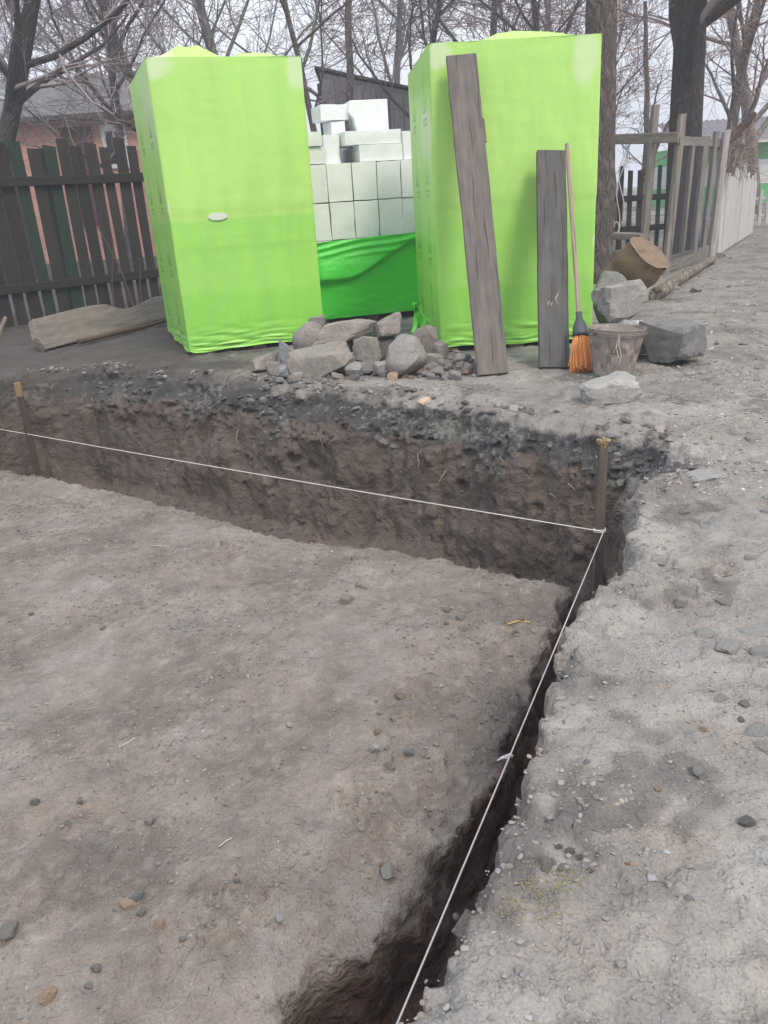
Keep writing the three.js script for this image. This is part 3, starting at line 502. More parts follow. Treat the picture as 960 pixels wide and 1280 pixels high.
{
  const base = V(1.125, heightAt(1.125, -4.30) + 0.006, -4.30), top = V(1.205, 1.175, -5.11), ax = top.clone().sub(base), L = ax.length();
  const t = thing('broom', 'broom with orange bristles, black collar and wooden handle, leaning beside the bucket', 'broom', base.toArray()); along(t, base, top, V(1, 0, 0));
  const pt = []; for (let i = 0; i <= 10; i++) pt.push(V(0.004 * noise(i * 0.4, 2, 2), mix(0.27, L, i / 10), 0.004 * noise(i * 0.4, 7, 2))); part('handle', tube(pt, 0.0125, 10), wood(0.40, 0.31, 0.25), t);
  const lp = [[0.0, 0.355], [0.017, 0.355], [0.019, 0.315], [0.026, 0.30], [0.038, 0.265], [0.044, 0.23], [0.045, 0.205], [0.0, 0.205]].map(([x, y]) => new THREE.Vector2(x, y)); part('collar', new THREE.LatheGeometry(lp.reverse(), 20).scale(1, 1, 0.72), std(0.035, 0.042, 0.052, { roughness: 0.5 }), t);
  const r = mulberry(9), mats = [std(0.80, 0.30, 0.07, { roughness: 0.6 }), std(0.85, 0.40, 0.13, { roughness: 0.6 }), std(0.68, 0.22, 0.05, { roughness: 0.6 })], gs = [[], [], []];
  for (let i = 0; i < 330; i++) { const a = r() * 6.283, q = Math.sqrt(r()), x0 = Math.cos(a) * q * 0.042, z0 = Math.sin(a) * q * 0.028, sp = 1.35 + 0.3 * r(), wob = (r() - 0.5) * 0.02, stray = r() < 0.07; const x1 = x0 * sp + (stray ? (r() - 0.65) * 0.12 : 0) + wob, l = 0.180 + r() * 0.034; gs[i % 3].push(tube([V(x0, 0.212, z0), V(mix(x0, x1, 0.5) + wob * 0.6, 0.212 - l * 0.5, z0 * 1.1), V(x1, 0.212 - l, z0 * sp)], 0.0016, 3, false)); }
  gs.forEach((g, i) => { const m = part('bristles', mergeGeometries(g), mats[i], t); m.userData.kind = 'stuff'; });
}
const rustMap = rep(texture(512, 512, (u, v, o) => { const a = fbm(u, v, 4, 5, 3), b = fbm(u, v, 9, 4, 8), k = smooth(-0.05, 0.25, a + 0.3 * b), l = 0.8 * smooth(0.05, 0.3, fbm(u, v, 5, 5, 15, 0.65)); o[0] = mix(mix(0.27, 0.19, k), 0.40, l); o[1] = mix(mix(0.235, 0.135, k), 0.38, l); o[2] = mix(mix(0.215, 0.11, k), 0.355, l); }, true), 2.4, 3);
{
  const bx = 1.262, bz = -4.22, t = thing('bucket', 'rusty metal bucket caked with white mortar, standing by the broom', 'bucket', [bx, heightAt(bx, bz) - 0.004, bz], 0.4);
  t.rotation.set(0.0, 0.4, -0.06); t.scale.setScalar(0.94);
  const m = std(1, 1, 1, { map: rustMap, bumpMap: stoneBump, bumpScale: 0.003, roughness: 0.75, metalness: 0.25, side: THREE.DoubleSide });
  const prof = [[0.0, 0.012], [0.096, 0.012], [0.098, 0.0], [0.104, 0.0], [0.108, 0.015], [0.128, 0.12], [0.1315, 0.135], [0.148, 0.222], [0.151, 0.226], [0.153, 0.236], [0.156, 0.262], [0.160, 0.266], [0.158, 0.271], [0.153, 0.268], [0.150, 0.225], [0.127, 0.12], [0.103, 0.016], [0, 0.016]].map(([x, y]) => new THREE.Vector2(x, y));
  const g = new THREE.LatheGeometry(prof, 40), P = g.attributes.position; for (let i = 0; i < P.count; i++) { const x = P.getX(i), y = P.getY(i), z = P.getZ(i), q = 1 + 0.03 * noise(x * 8, y * 8, z * 8) * smooth(0.02, 0.2, y); P.setXYZ(i, x * q, y, z * q); } g.computeVertexNormals(); part('bucket_body', g, m, t);
  const cg = new THREE.CircleGeometry(0.145, 32, 0, Math.PI * 2); cg.rotateX(-Math.PI / 2); const CP = []; { const n = 16, k = 40, idx = [], uv = []; for (let j = 0; j <= n; j++) for (let i = 0; i <= k; i++) { const a = i / k * 6.28319, q = j / n * 0.1475; CP.push(Math.cos(a) * q, 0.215 + 0.02 * noise(Math.cos(a) * q * 18, 3, Math.sin(a) * q * 18) + 0.03 * smooth(0.3, 1, j / n) * Math.max(0, noise(Math.cos(a) * 1.5, 1, Math.sin(a) * 1.5)), Math.sin(a) * q); uv.push(Math.cos(a) * q, Math.sin(a) * q); if (i && j) { const c = j * (k + 1) + i, b = c - k - 1; idx.push(b - 1, c, b, b - 1, c - 1, c); } } part('dried_mortar', geoFrom(CP, idx, uv), stone(0.50, 0.47, 0.43), t); }
  for (const s of [-1, 1]) { const e = new THREE.TorusGeometry(0.014, 0.0035, 6, 14); e.rotateY(Math.PI / 2 * 0); e.translate(0, 0, 0); const o = part('lug', e, m, t); o.position.set(s * 0.162, 0.255, 0); o.rotation.y = Math.PI / 2; }
  const bp = []; for (let i = 0; i <= 22; i++) { const a = i / 22 * Math.PI; bp.push(V(Math.cos(a) * 0.166, 0.255 - Math.sin(a) * 0.012 - 0.0, Math.sin(a) * 0.166)); } part('bail_handle', tube(bp, 0.003, 6), std(0.16, 0.12, 0.10, { metalness: 0.4, roughness: 0.6 }), t);
  const sg = [], sr = mulberry(4); for (let k = 0; k < 3; k++) { const pts = []; const x0 = -0.015 + k * 0.008; for (let i = 0; i <= 8; i++) { const f = i / 8; pts.push(V(x0 + 0.012 * Math.sin(f * 5 + k * 2), 0.25 - f * (0.10 + 0.03 * k) + (k % 2 ? 0.02 * Math.sin(f * 3) : 0), 0.168 - 0.020 * f)); } sg.push(tube(pts, 0.0016, 4)); } const so = part('string_tie', mergeGeometries(sg), std(0.6, 0.58, 0.55), t); so.rotation.y = -0.55;
}

// ---------------------------------------------------------------- big stones and rubble
const stoneMats = { grey: stone(0.29, 0.28, 0.265), dark: stone(0.20, 0.197, 0.193), brown: stone(0.285, 0.262, 0.235), pale: stone(0.36, 0.355, 0.34), white: stone(0.58, 0.575, 0.56), blue: stone(0.25, 0.265, 0.275), brick: stone(0.42, 0.20, 0.11), sand: stone(0.52, 0.39, 0.28), tan: stone(0.34, 0.255, 0.19) };
function rock(name, seed, [x, y, z], size, mat, rot, label, cat, group, o) { const m = single(name, stoneGeo(seed, size, { detail: 4, ...o }), stoneMats[mat], label, cat, group); m.position.set(x, y, z); m.rotation.set(...rot); return m; }
{
  const G = 'rubble stones heaped before the pallets', R = (seed, p, s, mat, rot, label, o) => rock('rubble_stone', seed, p, s, mat, rot, label, 'stone', G, o);
  R(2, [-0.29, -0.012, -4.76], [0.40, 0.19, 0.20], 'brown', [0.25, 0.15, 0.22], 'long wedge of stone at the foot of the rubble heap', { cuts: 4 });
  R(7, [-0.42, 0.05, -4.97], [0.20, 0.24, 0.2], 'brown', [0, 0.3, -0.25], 'rounded brown stone propped against the wrapped pallet by the paling fence', { rough: 0.09, cuts: 8, keep: 0.72, round: 1, crease: 0.6 });
  R(11, [-0.16, 0.155, -4.99], [0.44, 0.12, 0.2], 'brown', [0, 0.1, 0.10], 'long thin slab lying across the top of the rubble heap', { cuts: 4 });
  R(13, [-0.30, 0.0, -5.02], [0.34, 0.19, 0.22], 'brown', [0, 0.7, 0], 'low stone hidden behind the long wedge in the rubble heap', {});
  R(14, [0.02, 0.0, -4.98], [0.30, 0.17, 0.22], 'dark', [0, 0.2, 0], 'dark low stone under the thin top slab', {});
  R(17, [-0.025, 0.055, -4.78], [0.17, 0.155, 0.15], 'brown', [0.1, 0.5, 0.12], 'split stone with a crack between the wedge and the big round stone', { cuts: 4 });
  R(18, [-0.03, -0.005, -4.72], [0.15, 0.08, 0.14], 'dark', [0, 0.2, 0], 'dark small stone under the split stone', {});
  R(19, [0.11, 0.15, -4.96], [0.21, 0.145, 0.16], 'brown', [0, 0.6, 0.12], 'jagged brown stone on top of the heap, next to the thin slab', { cuts: 4 });
  R(23, [0.19, -0.008, -4.63], [0.26, 0.235, 0.24], 'grey', [0.1, 0.9, 0.12], 'big round grey stone with a pale scrape in the rubble heap', { cuts: 10, keep: 0.64, rough: 0.08, crease: 0.5, round: 1 });
  R(29, [0.29, 0.04, -4.86], [0.17, 0.20, 0.16], 'brown', [0, 0.2, -0.2], 'pointed brown stone behind the big round stone', { cuts: 4 });
  R(31, [0.048, -0.004, -4.60], [0.105, 0.09, 0.09], 'grey', [0, 0.3, 0], 'fist sized stone in front of the split stone', {});
  R(37, [-0.67, -0.008, -4.98], [0.20, 0.12, 0.16], 'brown', [0, 0.3, 0.1], 'low brown stone at the end of the heap, under the film edge', {});
  R(41, [-0.53, 0.028, -4.87], [0.085, 0.18, 0.10], 'blue', [0, 0, 0.06], 'narrow blue grey stone standing on end', {});
  R(43, [-0.535, -0.006, -4.74], [0.115, 0.08, 0.1], 'blue', [0, 0.8, 0], 'small blue grey stone under the narrow standing stone', {});
  R(44, [-0.47, -0.004, -4.84], [0.08, 0.07, 0.08], 'grey', [0, 0.2, 0], 'small grey stone beside the long wedge', {});
  R(45, [-0.335, 0.21, -5.03], [0.11, 0.10, 0.10], 'brown', [0, 0.2, 0], 'small brown stone peeping over the thin top slab', {});
  [[-0.60, -4.86, 0.11, 0.09, 'brown'], [-0.12, -4.66, 0.13, 0.07, 'grey'], [0.36, -4.72, 0.14, 0.10, 'brown'], [0.40, -4.84, 0.12, 0.15, 'grey'], [0.32, -4.55, 0.09, 0.07, 'blue'], [-0.45, -4.70, 0.08, 0.05, 'grey'], [0.10, -4.52, 0.08, 0.05, 'tan'], [-0.22, -4.60, 0.07, 0.045, 'brown'], [0.50, -4.74, 0.11, 0.10, 'brown']].forEach(([x, z, w, h, m], i) => R(80 + i, [x, heightAt(x, z) - 0.008, z], [w, h, w * 0.8], m, [0.1, i * 1.3, 0.08], 'loose fist sized stone tucked between the bigger rubble stones', { detail: 3 }));
  const r = mulberry(63), mats = ['blue', 'grey', 'brown', 'grey', 'tan', 'dark'], gv = [0, 1, 2, 3, 4, 5].map((k) => stoneGeo(70 + k, [1, 0.66, 0.8], { detail: 2, axis: 1 }));
  const spots_ = [];
  for (let k = 0; k < 84; k++) { // the heap of broken stone at the end of the rubble: a low cone
    const a = r() * 6.283, q = Math.sqrt(r()), x = 0.46 + Math.cos(a) * q * 0.20, z = -4.52 + Math.sin(a) * q * 0.16, s = 0.035 + 0.05 * r() * r() + (k < 20 ? 0.03 : 0), base = 0.11 * Math.max(0, 1 - q * 1.15) * (k < 40 ? 0.3 : 1);
    const m = single('broken_stone', gv[k % 6], stoneMats[mats[Math.floor(r() * 6)]], 'small broken stone in the heap of chippings beside the long leaning board', 'stone', 'chippings heaped beside the long leaning board'); m.scale.setScalar(s); m.position.set(x, heightAt(x, z) + base - 0.008, z); m.rotation.set((r() - 0.5) * 0.7, r() * 6, (r() - 0.5) * 0.7);
  }
  for (let k = 0; k < 54; k++) { const x = -0.70 + r() * 1.05, z = -4.66 + r() * 0.17, s = 0.02 + 0.055 * r() * r(); const m = single('rubble_chip', gv[k % 6], stoneMats[mats[Math.floor(r() * 6)]], 'small chip of stone lying at the foot of the rubble heap', 'stone', 'chips at the foot of the rubble heap'); m.scale.setScalar(s); m.position.set(x, heightAt(x, z) - 0.004, z); m.rotation.set(0, r() * 6, 0); }
  const S = (seed, p, s, mat, rot, label, o) => rock('stone_block', seed, p, s, mat, rot, label, 'stone', 'big stones by the bucket', o);
  S(51, [1.46, 0.0, -4.62], [0.33, 0.235, 0.28], 'white', [0, 0.3, 0], 'white lump of stone between the bucket and the grey stones', { cuts: 3, rough: 0.07 });
  S(53, [1.42, 0.222, -4.68], [0.29, 0.215, 0.24], 'grey', [0.05, 0.2, 0.06], 'rough grey stone resting on the white lump', { cuts: 3, rough: 0.07 });
  S(58, [1.64, -0.015, -4.42], [0.33, 0.25, 0.32], 'dark', [0.0, 0.4, -0.12], 'dark grey chunk of stone with a flat sloping top', { cuts: 3, rough: 0.07 });
  S(59, [1.105, -0.008, -3.70], [0.28, 0.115, 0.18], 'pale', [0.0, 0.15, 0.10], 'pale flat stone lying alone near the trench corner', { cuts: 3, rough: 0.07 });
  S(61, [1.66, -0.01, -5.62], [0.34, 0.40, 0.3], 'dark', [0, 0.4, 0], 'mossy dark stone behind the stacked grey stone', {});
  rock('brick_piece', 67, [0.25, heightAt(0.25, -3.96) - 0.004, -3.96], [0.105, 0.03, 0.055], 'sand', [0, 0.6, 0.15], 'orange piece of broken brick at the trench edge', 'brick', undefined, { detail: 3 });
}

// ---------------------------------------------------------------- fences and yard things behind
const paling = [wood(0.032, 0.030, 0.028), wood(0.022, 0.022, 0.021), wood(0.038, 0.034, 0.031), wood(0.016, 0.040, 0.028)], railWood = wood(0.022, 0.020, 0.019);
function palingFence(label, a, b, h, opt) {
  const L = a.distanceTo(b), t = thing('paling_fence', label, 'fence', a.toArray(), -Math.atan2(b.z - a.z, b.x - a.x)); const r = mulberry(opt.seed);
  for (let x = 0; x < L; x += opt.step) { const w = opt.w * (0.88 + 0.24 * r()), hh = h * (0.95 + 0.07 * r()), o = part('paling', plank(hh, w, 0.02, { seg: 4, seed: Math.floor(r() * 90), edge: 0.005, tipA: (r() - 0.5) * 0.3 }), opt.mats[Math.floor(r() * opt.mats.length)], t); o.position.set(x, 0.02, 0); o.rotation.z = (r() - 0.5) * 0.022; }
  for (const y of opt.rails) { const g = plank(L + 0.1, 0.085, 0.045, { seg: 8, seed: y * 30, edge: 0.006 }); const o = part('rail', g, opt.rail ?? railWood, t); o.rotation.z = -Math.PI / 2; o.position.set(-0.05, y, opt.railZ ?? 0.036); }
  for (let x = 0.4; x < L; x += 2.1) { const o = part('post', plank(h * 0.97, 0.10, 0.09, { seg: 4, seed: x * 7 }), opt.rail ?? railWood, t); o.position.set(x, 0, -(0.058)); }
  return t;
}
palingFence('tall dark weathered paling fence with narrow gaps beside the wrapped pallet', V(-4.9, 0, -6.75), V(-0.85, 0, -10.15), 1.63, { step: 0.142, w: 0.110, seed: 5, rails: [0.36, 1.30], mats: paling });
palingFence('low dark picket fence inside the netting enclosure', V(2.55, 0, -12.3), V(4.6, 0, -12.6), 1.12, { step: 0.15, w: 0.075, seed: 8, rails: [0.30, 0.72], mats: paling });
// wire-netting enclosure by the lane
const postWood = [wood(0.23, 0.22, 0.20), wood(0.27, 0.25, 0.225), wood(0.19, 0.178, 0.165)], paintWood = wood(0.60, 0.60, 0.585);
{
  const t = thing('netting_enclosure', 'grey wooden frame enclosure with dark wire netting and tall posts', 'enclosure', [3.1, 0, -8.85]); const o0 = V(3.1, 0, -8.85);
  const P = { a: V(2.72, 0, -9.72), b: V(2.96, 0, -9.0), c: V(3.15, 0, -8.8), d: V(3.72, 0, -9.55), e: V(4.14, 0, -10.1) };
  const post = (p, h, w, s, lean = 0, m = 0) => { const o = part('post', plank(h, w, 0.05, { seg: 5, seed: s, edge: 0.006, tipA: 0.1 }), postWood[m], t); o.position.copy(p).sub(o0); o.rotation.y = 0.5; o.rotation.z = lean; };
  post(P.a, 1.46, 0.10, 2, 0, 2); post(P.b, 1.66, 0.085, 3, -0.045, 1); post(P.c, 1.55, 0.085, 4, -0.065, 1); post(V(3.45, 0, -9.2), 1.28, 0.05, 7, -0.05, 1); post(P.d, 1.36, 0.085, 5, -0.05, 0); post(V(3.93, 0, -9.82), 1.42, 0.06, 6, -0.06, 0);
  const bar = (a, b, w, th, s, m = 0) => { const A = a.clone().sub(o0), B = b.clone().sub(o0), o = part('rail', plank(A.distanceTo(B), w, th, { seg: 6, seed: s, edge: 0.006 }), postWood[m], t); along(o, A, B, V(0, 1, 0)); };
  const up = (p, y) => p.clone().setY(y);
  bar(up(P.a, 1.40).add(V(-0.2, 0, 0.05)), up(P.c, 1.33).add(V(0.03, 0, 0.05)), 0.10, 0.03, 11, 1); bar(up(P.c, 1.30).add(V(0.05, 0, 0.0)), up(P.e, 1.30), 0.09, 0.03, 12, 0); bar(up(P.c, 0.11), up(P.e, 0.10), 0.17, 0.025, 13, 0); bar(up(P.a, 0.42).add(V(-0.2, 0, 0.1)), up(P.b, 0.40).add(V(0, 0, 0.05)), 0.06, 0.16, 14, 1); bar(up(P.a, 0.2).add(V(-0.2, 0, 0.1)), up(P.b, 0.17).add(V(0, 0, 0.05)), 0.1, 0.04, 15, 2);
  const wires = (A, B, y0, y1, cell) => { const gs = [], L = Math.hypot(B.x - A.x, B.z - A.z), H = y1 - y0, at = (s, y) => V(mix(A.x, B.x, s / L), y, mix(A.z, B.z, s / L)).sub(o0); for (let c = -H; c < L; c += cell) for (const dn of [0, 1]) { const s0 = Math.max(0, c), s1 = Math.min(L, c + H); if (s1 - s0 < 0.02) continue; gs.push(tube([at(s0, dn ? y1 - (s0 - c) : y0 + (s0 - c)), at(s1, dn ? y1 - (s1 - c) : y0 + (s1 - c))], 0.0015, 3, false)); } return mergeGeometries(gs); };
  const wm = std(0.07, 0.075, 0.085, { metalness: 0.5, roughness: 0.6 });
  part('wire_netting', wires(P.c.clone().add(V(0.03, 0, 0.03)), P.e, 0.15, 1.28, 0.035), wm, t).userData.kind = 'stuff'; part('wire_netting', wires(P.a, P.b, 0.2, 0.42, 0.035), wm, t).userData.kind = 'stuff';
  // whitewashed end post pair against the white fence
  for (const [p, h, s, m] of [[V(4.12, 0, -10.05), 1.42, 21, wood(0.36, 0.35, 0.33)], [V(4.22, 0, -10.22), 1.44, 22, wood(0.42, 0.41, 0.39)]]) { const o = part('post', plank(h, 0.06, 0.06, { seg: 5, seed: s, edge: 0.006, tipA: 0.2 }), m, t); o.position.copy(p).sub(o0); o.rotation.y = 0.4; o.rotation.z = -0.055; }
}
{ // white rope looped over the rail
  const r = mulberry(3), gs = [], pts = [], p2 = []; for (let i = 0; i <= 26; i++) { const f = i / 26; pts.push(V(2.82 - 0.08 * f + 0.035 * Math.sin(f * 9), 1.44 - f * 1.02, -9.28 + 0.03 * Math.sin(f * 7))); p2.push(V(2.85 - 0.10 * f + 0.05 * Math.sin(f * 7 + 2), 1.44 - f * 0.98, -9.27 + 0.03 * Math.cos(f * 8))); }
  const loop = []; for (let i = 0; i <= 20; i++) { const a = i / 20 * 6.28; loop.push(V(2.74 + 0.035 * Math.cos(a), 0.46 + 0.09 * Math.sin(a), -9.26)); }
  gs.push(tube(pts, 0.006, 5), tube(p2, 0.006, 5), tube(loop, 0.006, 5)); single('rope', mergeGeometries(gs), std(0.55, 0.56, 0.56), 'white rope hanging in loops from the enclosure rail', 'rope');
}
{ // whitewashed board fence along the lane
  const a = V(4.40, 0, -10.52), b = V(6.45, 0, -14.1), L = a.distanceTo(b), t = thing('white_fence', 'whitewashed fence of wide uneven boards along the lane', 'fence', a.toArray(), -Math.atan2(b.z - a.z, b.x - a.x)), r = mulberry(12);
  for (let x = 0, k = 0; x < L; k++) { const w = 0.13 + 0.13 * r(), o = part('board', plank(0.88 + 0.12 * r() - x * 0.02, w, 0.022, { seg: 4, seed: k + 40, edge: 0.006, tipA: (r() - 0.5) * 0.5 }), paintWood, t); o.position.set(x + w / 2, 0.02, (r() - 0.5) * 0.012); o.rotation.z = (r() - 0.5) * 0.03; x += w + 0.012 + 0.02 * r() * r(); }
  for (const y of [0.3, 0.8]) { const o = part('rail', plank(L, 0.07, 0.04, { seg: 4, seed: y * 9 }), paintWood, t); o.rotation.z = -Math.PI / 2; o.position.set(0, y, -0.045); }
}
{ // far picket fence before the green house
  const t = thing('picket_fence', 'low white picket fence before the green and white house', 'fence', [6.55, 0, -16.2], -0.12), g = plank(0.62, 0.06, 0.02, { seg: 1, seed: 3 });
  for (let x = 0; x < 4.2; x += 0.135) { const o = part('picket', g, paintWood, t); o.position.set(x, 0.03, 0); } for (const y of [0.2, 0.5]) { const o = part('rail', plank(4.3, 0.05, 0.03, { seg: 1, seed: 5 }), paintWood, t); o.rotation.z = -Math.PI / 2; o.position.set(-0.05, y, -0.03); }
}
{ // log section tipped on its side, pole and slab
  const L = 0.38, n = 10, pts = [], rr = []; for (let i = 0; i <= n; i++) { pts.push(V(0, i / n * L, 0)); rr.push(0.205 + 0.01 * Math.cos(i)); }
  const t = thing('chopping_log', 'short thick log section with peeled bark, tipped over on the lane edge', 'log', [2.20, 0.10, -7.25]); t.rotation.set(0.62, 0.1, -0.5);
  part('log_side', tube(pts, rr, 30, false, 0.10, 4), wood(0.20, 0.135, 0.085, { bumpScale: 0.012 }), t);
  const ringMap = rep(texture(256, 256, (u, v, o) => { const d = Math.hypot(u - 0.5, v - 0.5) + 0.01 * fbm(u, v, 6, 3, 2), q = 0.75 + 0.12 * Math.sin(d * 150) + 0.25 * fbm(u, v, 8, 4, 6) - 0.3 * smooth(0.3, 0.5, ptile(u * 3 + v * 3, v * 16, 3, 300, 16)); o[0] = q; o[1] = q * 0.97; o[2] = q * 0.93; }), 1);
  for (const y of [L, 0]) { const c = [0, y, 0], uv = [0.5, 0.5], idx = []; for (let k = 0; k < 30; k++) { const a = k / 30 * 6.28319, q = 0.198 * (1 + 0.10 * noise(Math.cos(a) * 1.7 + 4, Math.sin(a) * 1.7, y * 3 + 4)); c.push(Math.cos(a) * q, y + (y ? 0.004 : -0.004), Math.sin(a) * q); uv.push(0.5 + 0.48 * Math.cos(a), 0.5 + 0.48 * Math.sin(a)); idx.push(0, y ? (k + 1) % 30 + 1 : k + 1, y ? k + 1 : (k + 1) % 30 + 1); } part('cut_face', geoFrom(c, idx, uv), std(0.25, 0.185, 0.125, { map: ringMap, side: THREE.DoubleSide }), t); }
  const pp = [], pr = []; for (let i = 0; i <= 12; i++) { const f = i / 12, x = mix(2.44, 3.98, f), z = mix(-7.02, -9.62, f); pp.push(V(x, outY(x, z) + 0.045, z)); pr.push(mix(0.058, 0.042, f)); } single('wooden_pole', tube(pp, pr, 10, true, 0.06, 2), bark(0.23, 0.19, 0.155), 'long round pole lying along the foot of the enclosure', 'pole');
  // waney-edged slab leaning at the foot of the paling fence
  const s = new THREE.Shape(); s.moveTo(0, 0); s.lineTo(1.75, 0.02); s.lineTo(1.74, 0.16); s.bezierCurveTo(1.6, 0.24, 1.5, 0.22, 1.35, 0.20); s.bezierCurveTo(1.1, 0.15, 1.0, 0.15, 0.85, 0.24); s.bezierCurveTo(0.6, 0.27, 0.3, 0.24, 0.02, 0.235); s.lineTo(-0.03, 0.1);
  const g = new THREE.ExtrudeGeometry(s, { depth: 0.05, bevelEnabled: true, bevelSize: 0.008, bevelThickness: 0.008, bevelSegments: 2, curveSegments: 8 }); { const P = g.attributes.position, uv = g.attributes.uv; for (let i = 0; i < P.count; i++) uv.setXY(i, P.getY(i) + P.getZ(i), P.getX(i)); }
  const o = single('timber_slab', g, wood(0.25, 0.225, 0.205), 'pale waney edged timber slab lying before the paling fence', 'timber'); o.position.set(-2.60, -0.005, -6.42); o.rotation.set(-0.42, Math.atan2(1.33, 0.62), 0, 'YXZ');
  single('timber_offcut', tube([V(-2.35, 0.03, -6.55), V(-1.98, 0.035, -7.2), V(-1.75, 0.04, -7.75)], [0.022, 0.02, 0.016], 7, true, 0.1), wood(0.13, 0.09, 0.06), 'thin brown stick lying in front of the waney slab', 'stick');
  single('leaning_stick', tube([V(-2.72, 0.0, -5.75), V(-2.74, 0.16, -6.0), V(-2.74, 0.29, -6.22)], [0.02, 0.018, 0.014], 7, true, 0.1), wood(0.20, 0.165, 0.14), 'short grey stick propped by the end of the waney slab', 'stick');
  [[-2.55, -8.25, 0.7, 0.1], [-2.30, -8.35, 0.55, 0.06], [-2.38, -8.4, 0.9, -0.25], [-2.15, -8.5, 0.5, 0.12]].forEach(([x, z, h, l], i) => single('dry_stem', tube([V(x, 0, z), V(x + l * 0.3, h * 0.5, z), V(x + l, h, z - 0.03)], [0.010, 0.008, 0.004], 5), wood(0.13, 0.105, 0.08), 'dry bare stem growing up against the paling fence', 'plant', 'dry stems at the paling fence'));
}
// ---------------------------------------------------------------- buildings behind
function corrugated(w, d, pitch, amp) { const g = new THREE.PlaneGeometry(w, d, Math.round(w / pitch) * 4, 2); g.rotateX(-Math.PI / 2); const P = g.attributes.position; for (let i = 0; i < P.count; i++) P.setY(i, amp * Math.sin(P.getX(i) / pitch * 6.2832)); g.computeVertexNormals(); return g; }
const slate = stone(0.175, 0.175, 0.185, { side: THREE.DoubleSide });
{
  const t = thing('pink_house', 'small pink house with grey corrugated roof beyond the paling fence', 'house', [-6.2, 0, -20]);
  const pink = std(0.66, 0.35, 0.28, { map: stoneMap }), brown = wood(0.12, 0.045, 0.035), white = std(0.6, 0.6, 0.6), dark = std(0.02, 0.022, 0.025, { roughness: 0.15 });
  part('wall', new THREE.BoxGeometry(7, 3.15, 4).translate(-1.0, 1.575, -2), pink, t);
  const rf = part('roof', corrugated(7.8, 2.9, 0.17, 0.025), slate, t); rf.rotation.x = 0.40; rf.position.set(-1, 3.62, -1.05);
  const rb = part('roof', corrugated(7.8, 2.9, 0.17, 0.025), slate, t); rb.rotation.x = -0.40; rb.position.set(-1, 3.62, -3.7);
  part('eave_board', new THREE.BoxGeometry(7.8, 0.10, 0.05).translate(-1, 3.03, 0.30), wood(0.09, 0.075, 0.065), t);
  const dr = part('door', plank(2.1, 0.72, 0.05, { seg: 3, seed: 4 }).translate(-0.12, 0.75, 0.03), brown, t); part('handle', new THREE.BoxGeometry(0.12, 0.03, 0.05).translate(0.14, 1.8, 0.08), dark, dr);
  for (const [wx, wy] of [[0.72, 2.5], [-2.6, 2.5]]) { const w = part('window', new THREE.BoxGeometry(0.56, 0.9, 0.04).translate(wx, wy - 0.1, 0.022), white, t); for (const s of [-1, 1]) part('pane', new THREE.BoxGeometry(0.17, 0.66, 0.01).translate(wx + s * 0.105, wy - 0.12, 0.047), dark, w); }
}
{
  const t = thing('tin_shed', 'low dark shed with a pale tin roof at the end of the paling fence', 'shed', [-6.6, 0, -12.9], 0.25);
  part('wall', new THREE.BoxGeometry(2.4, 2.5, 2).translate(0, 1.25, -1), wood(0.075, 0.045, 0.04), t); const rf = part('roof', corrugated(2.8, 2.5, 0.12, 0.015), std(0.36, 0.38, 0.40, { metalness: 0.3, roughness: 0.5, side: THREE.DoubleSide }), t); rf.rotation.x = 0.22; rf.position.set(0, 2.75, -0.95);
  for (let k = 0; k < 12; k++) { const o = part('board', plank(2.35, 0.18, 0.02, { seg: 2, seed: k }), wood(0.085, 0.055, 0.048), t); o.position.set(-1.1 + k * 0.2, 0.02, 0.014); }
}
{ // grey tarred shed seen between the packs
  const t = thing('grey_shed', 'grey board shed with a sloping roof behind the white blocks', 'shed', [0.1, 0, -16]); const gm = [wood(0.34, 0.34, 0.36), wood(0.29, 0.29, 0.31), wood(0.38, 0.38, 0.40)];
  const s = new THREE.Shape(); s.moveTo(-0.72, 0); s.lineTo(3.2, 0); s.lineTo(3.2, 2.1); s.lineTo(-0.72, 3.08); const g = new THREE.ExtrudeGeometry(s, { depth: 3, bevelEnabled: false }); g.translate(0, 0, -3); part('wall', g, gm[1], t);
  for (let x = -0.6, k = 0; x < 3.1; x += 0.24, k++) { const h = 3.05 - (x + 0.72) * 0.25 - 0.06; const o = part('board', plank(h, 0.225, 0.02, { seg: 2, seed: k + 8, tipA: -0.25 }), gm[k % 3], t); o.position.set(x, 0, 0.013); }
  const rf = part('roof', plank(4.25, 3.3, 0.05, { seg: 2, seed: 2 }), wood(0.11, 0.11, 0.12), t); along(rf, V(-0.80, 3.155, -1.62), V(3.3, 2.12, -1.62), V(0, 0, 1));
  part('side_wall', new THREE.BoxGeometry(0.04, 2.9, 2.0).translate(-0.76, 1.45, -1.0), wood(0.09, 0.085, 0.085), t);
}
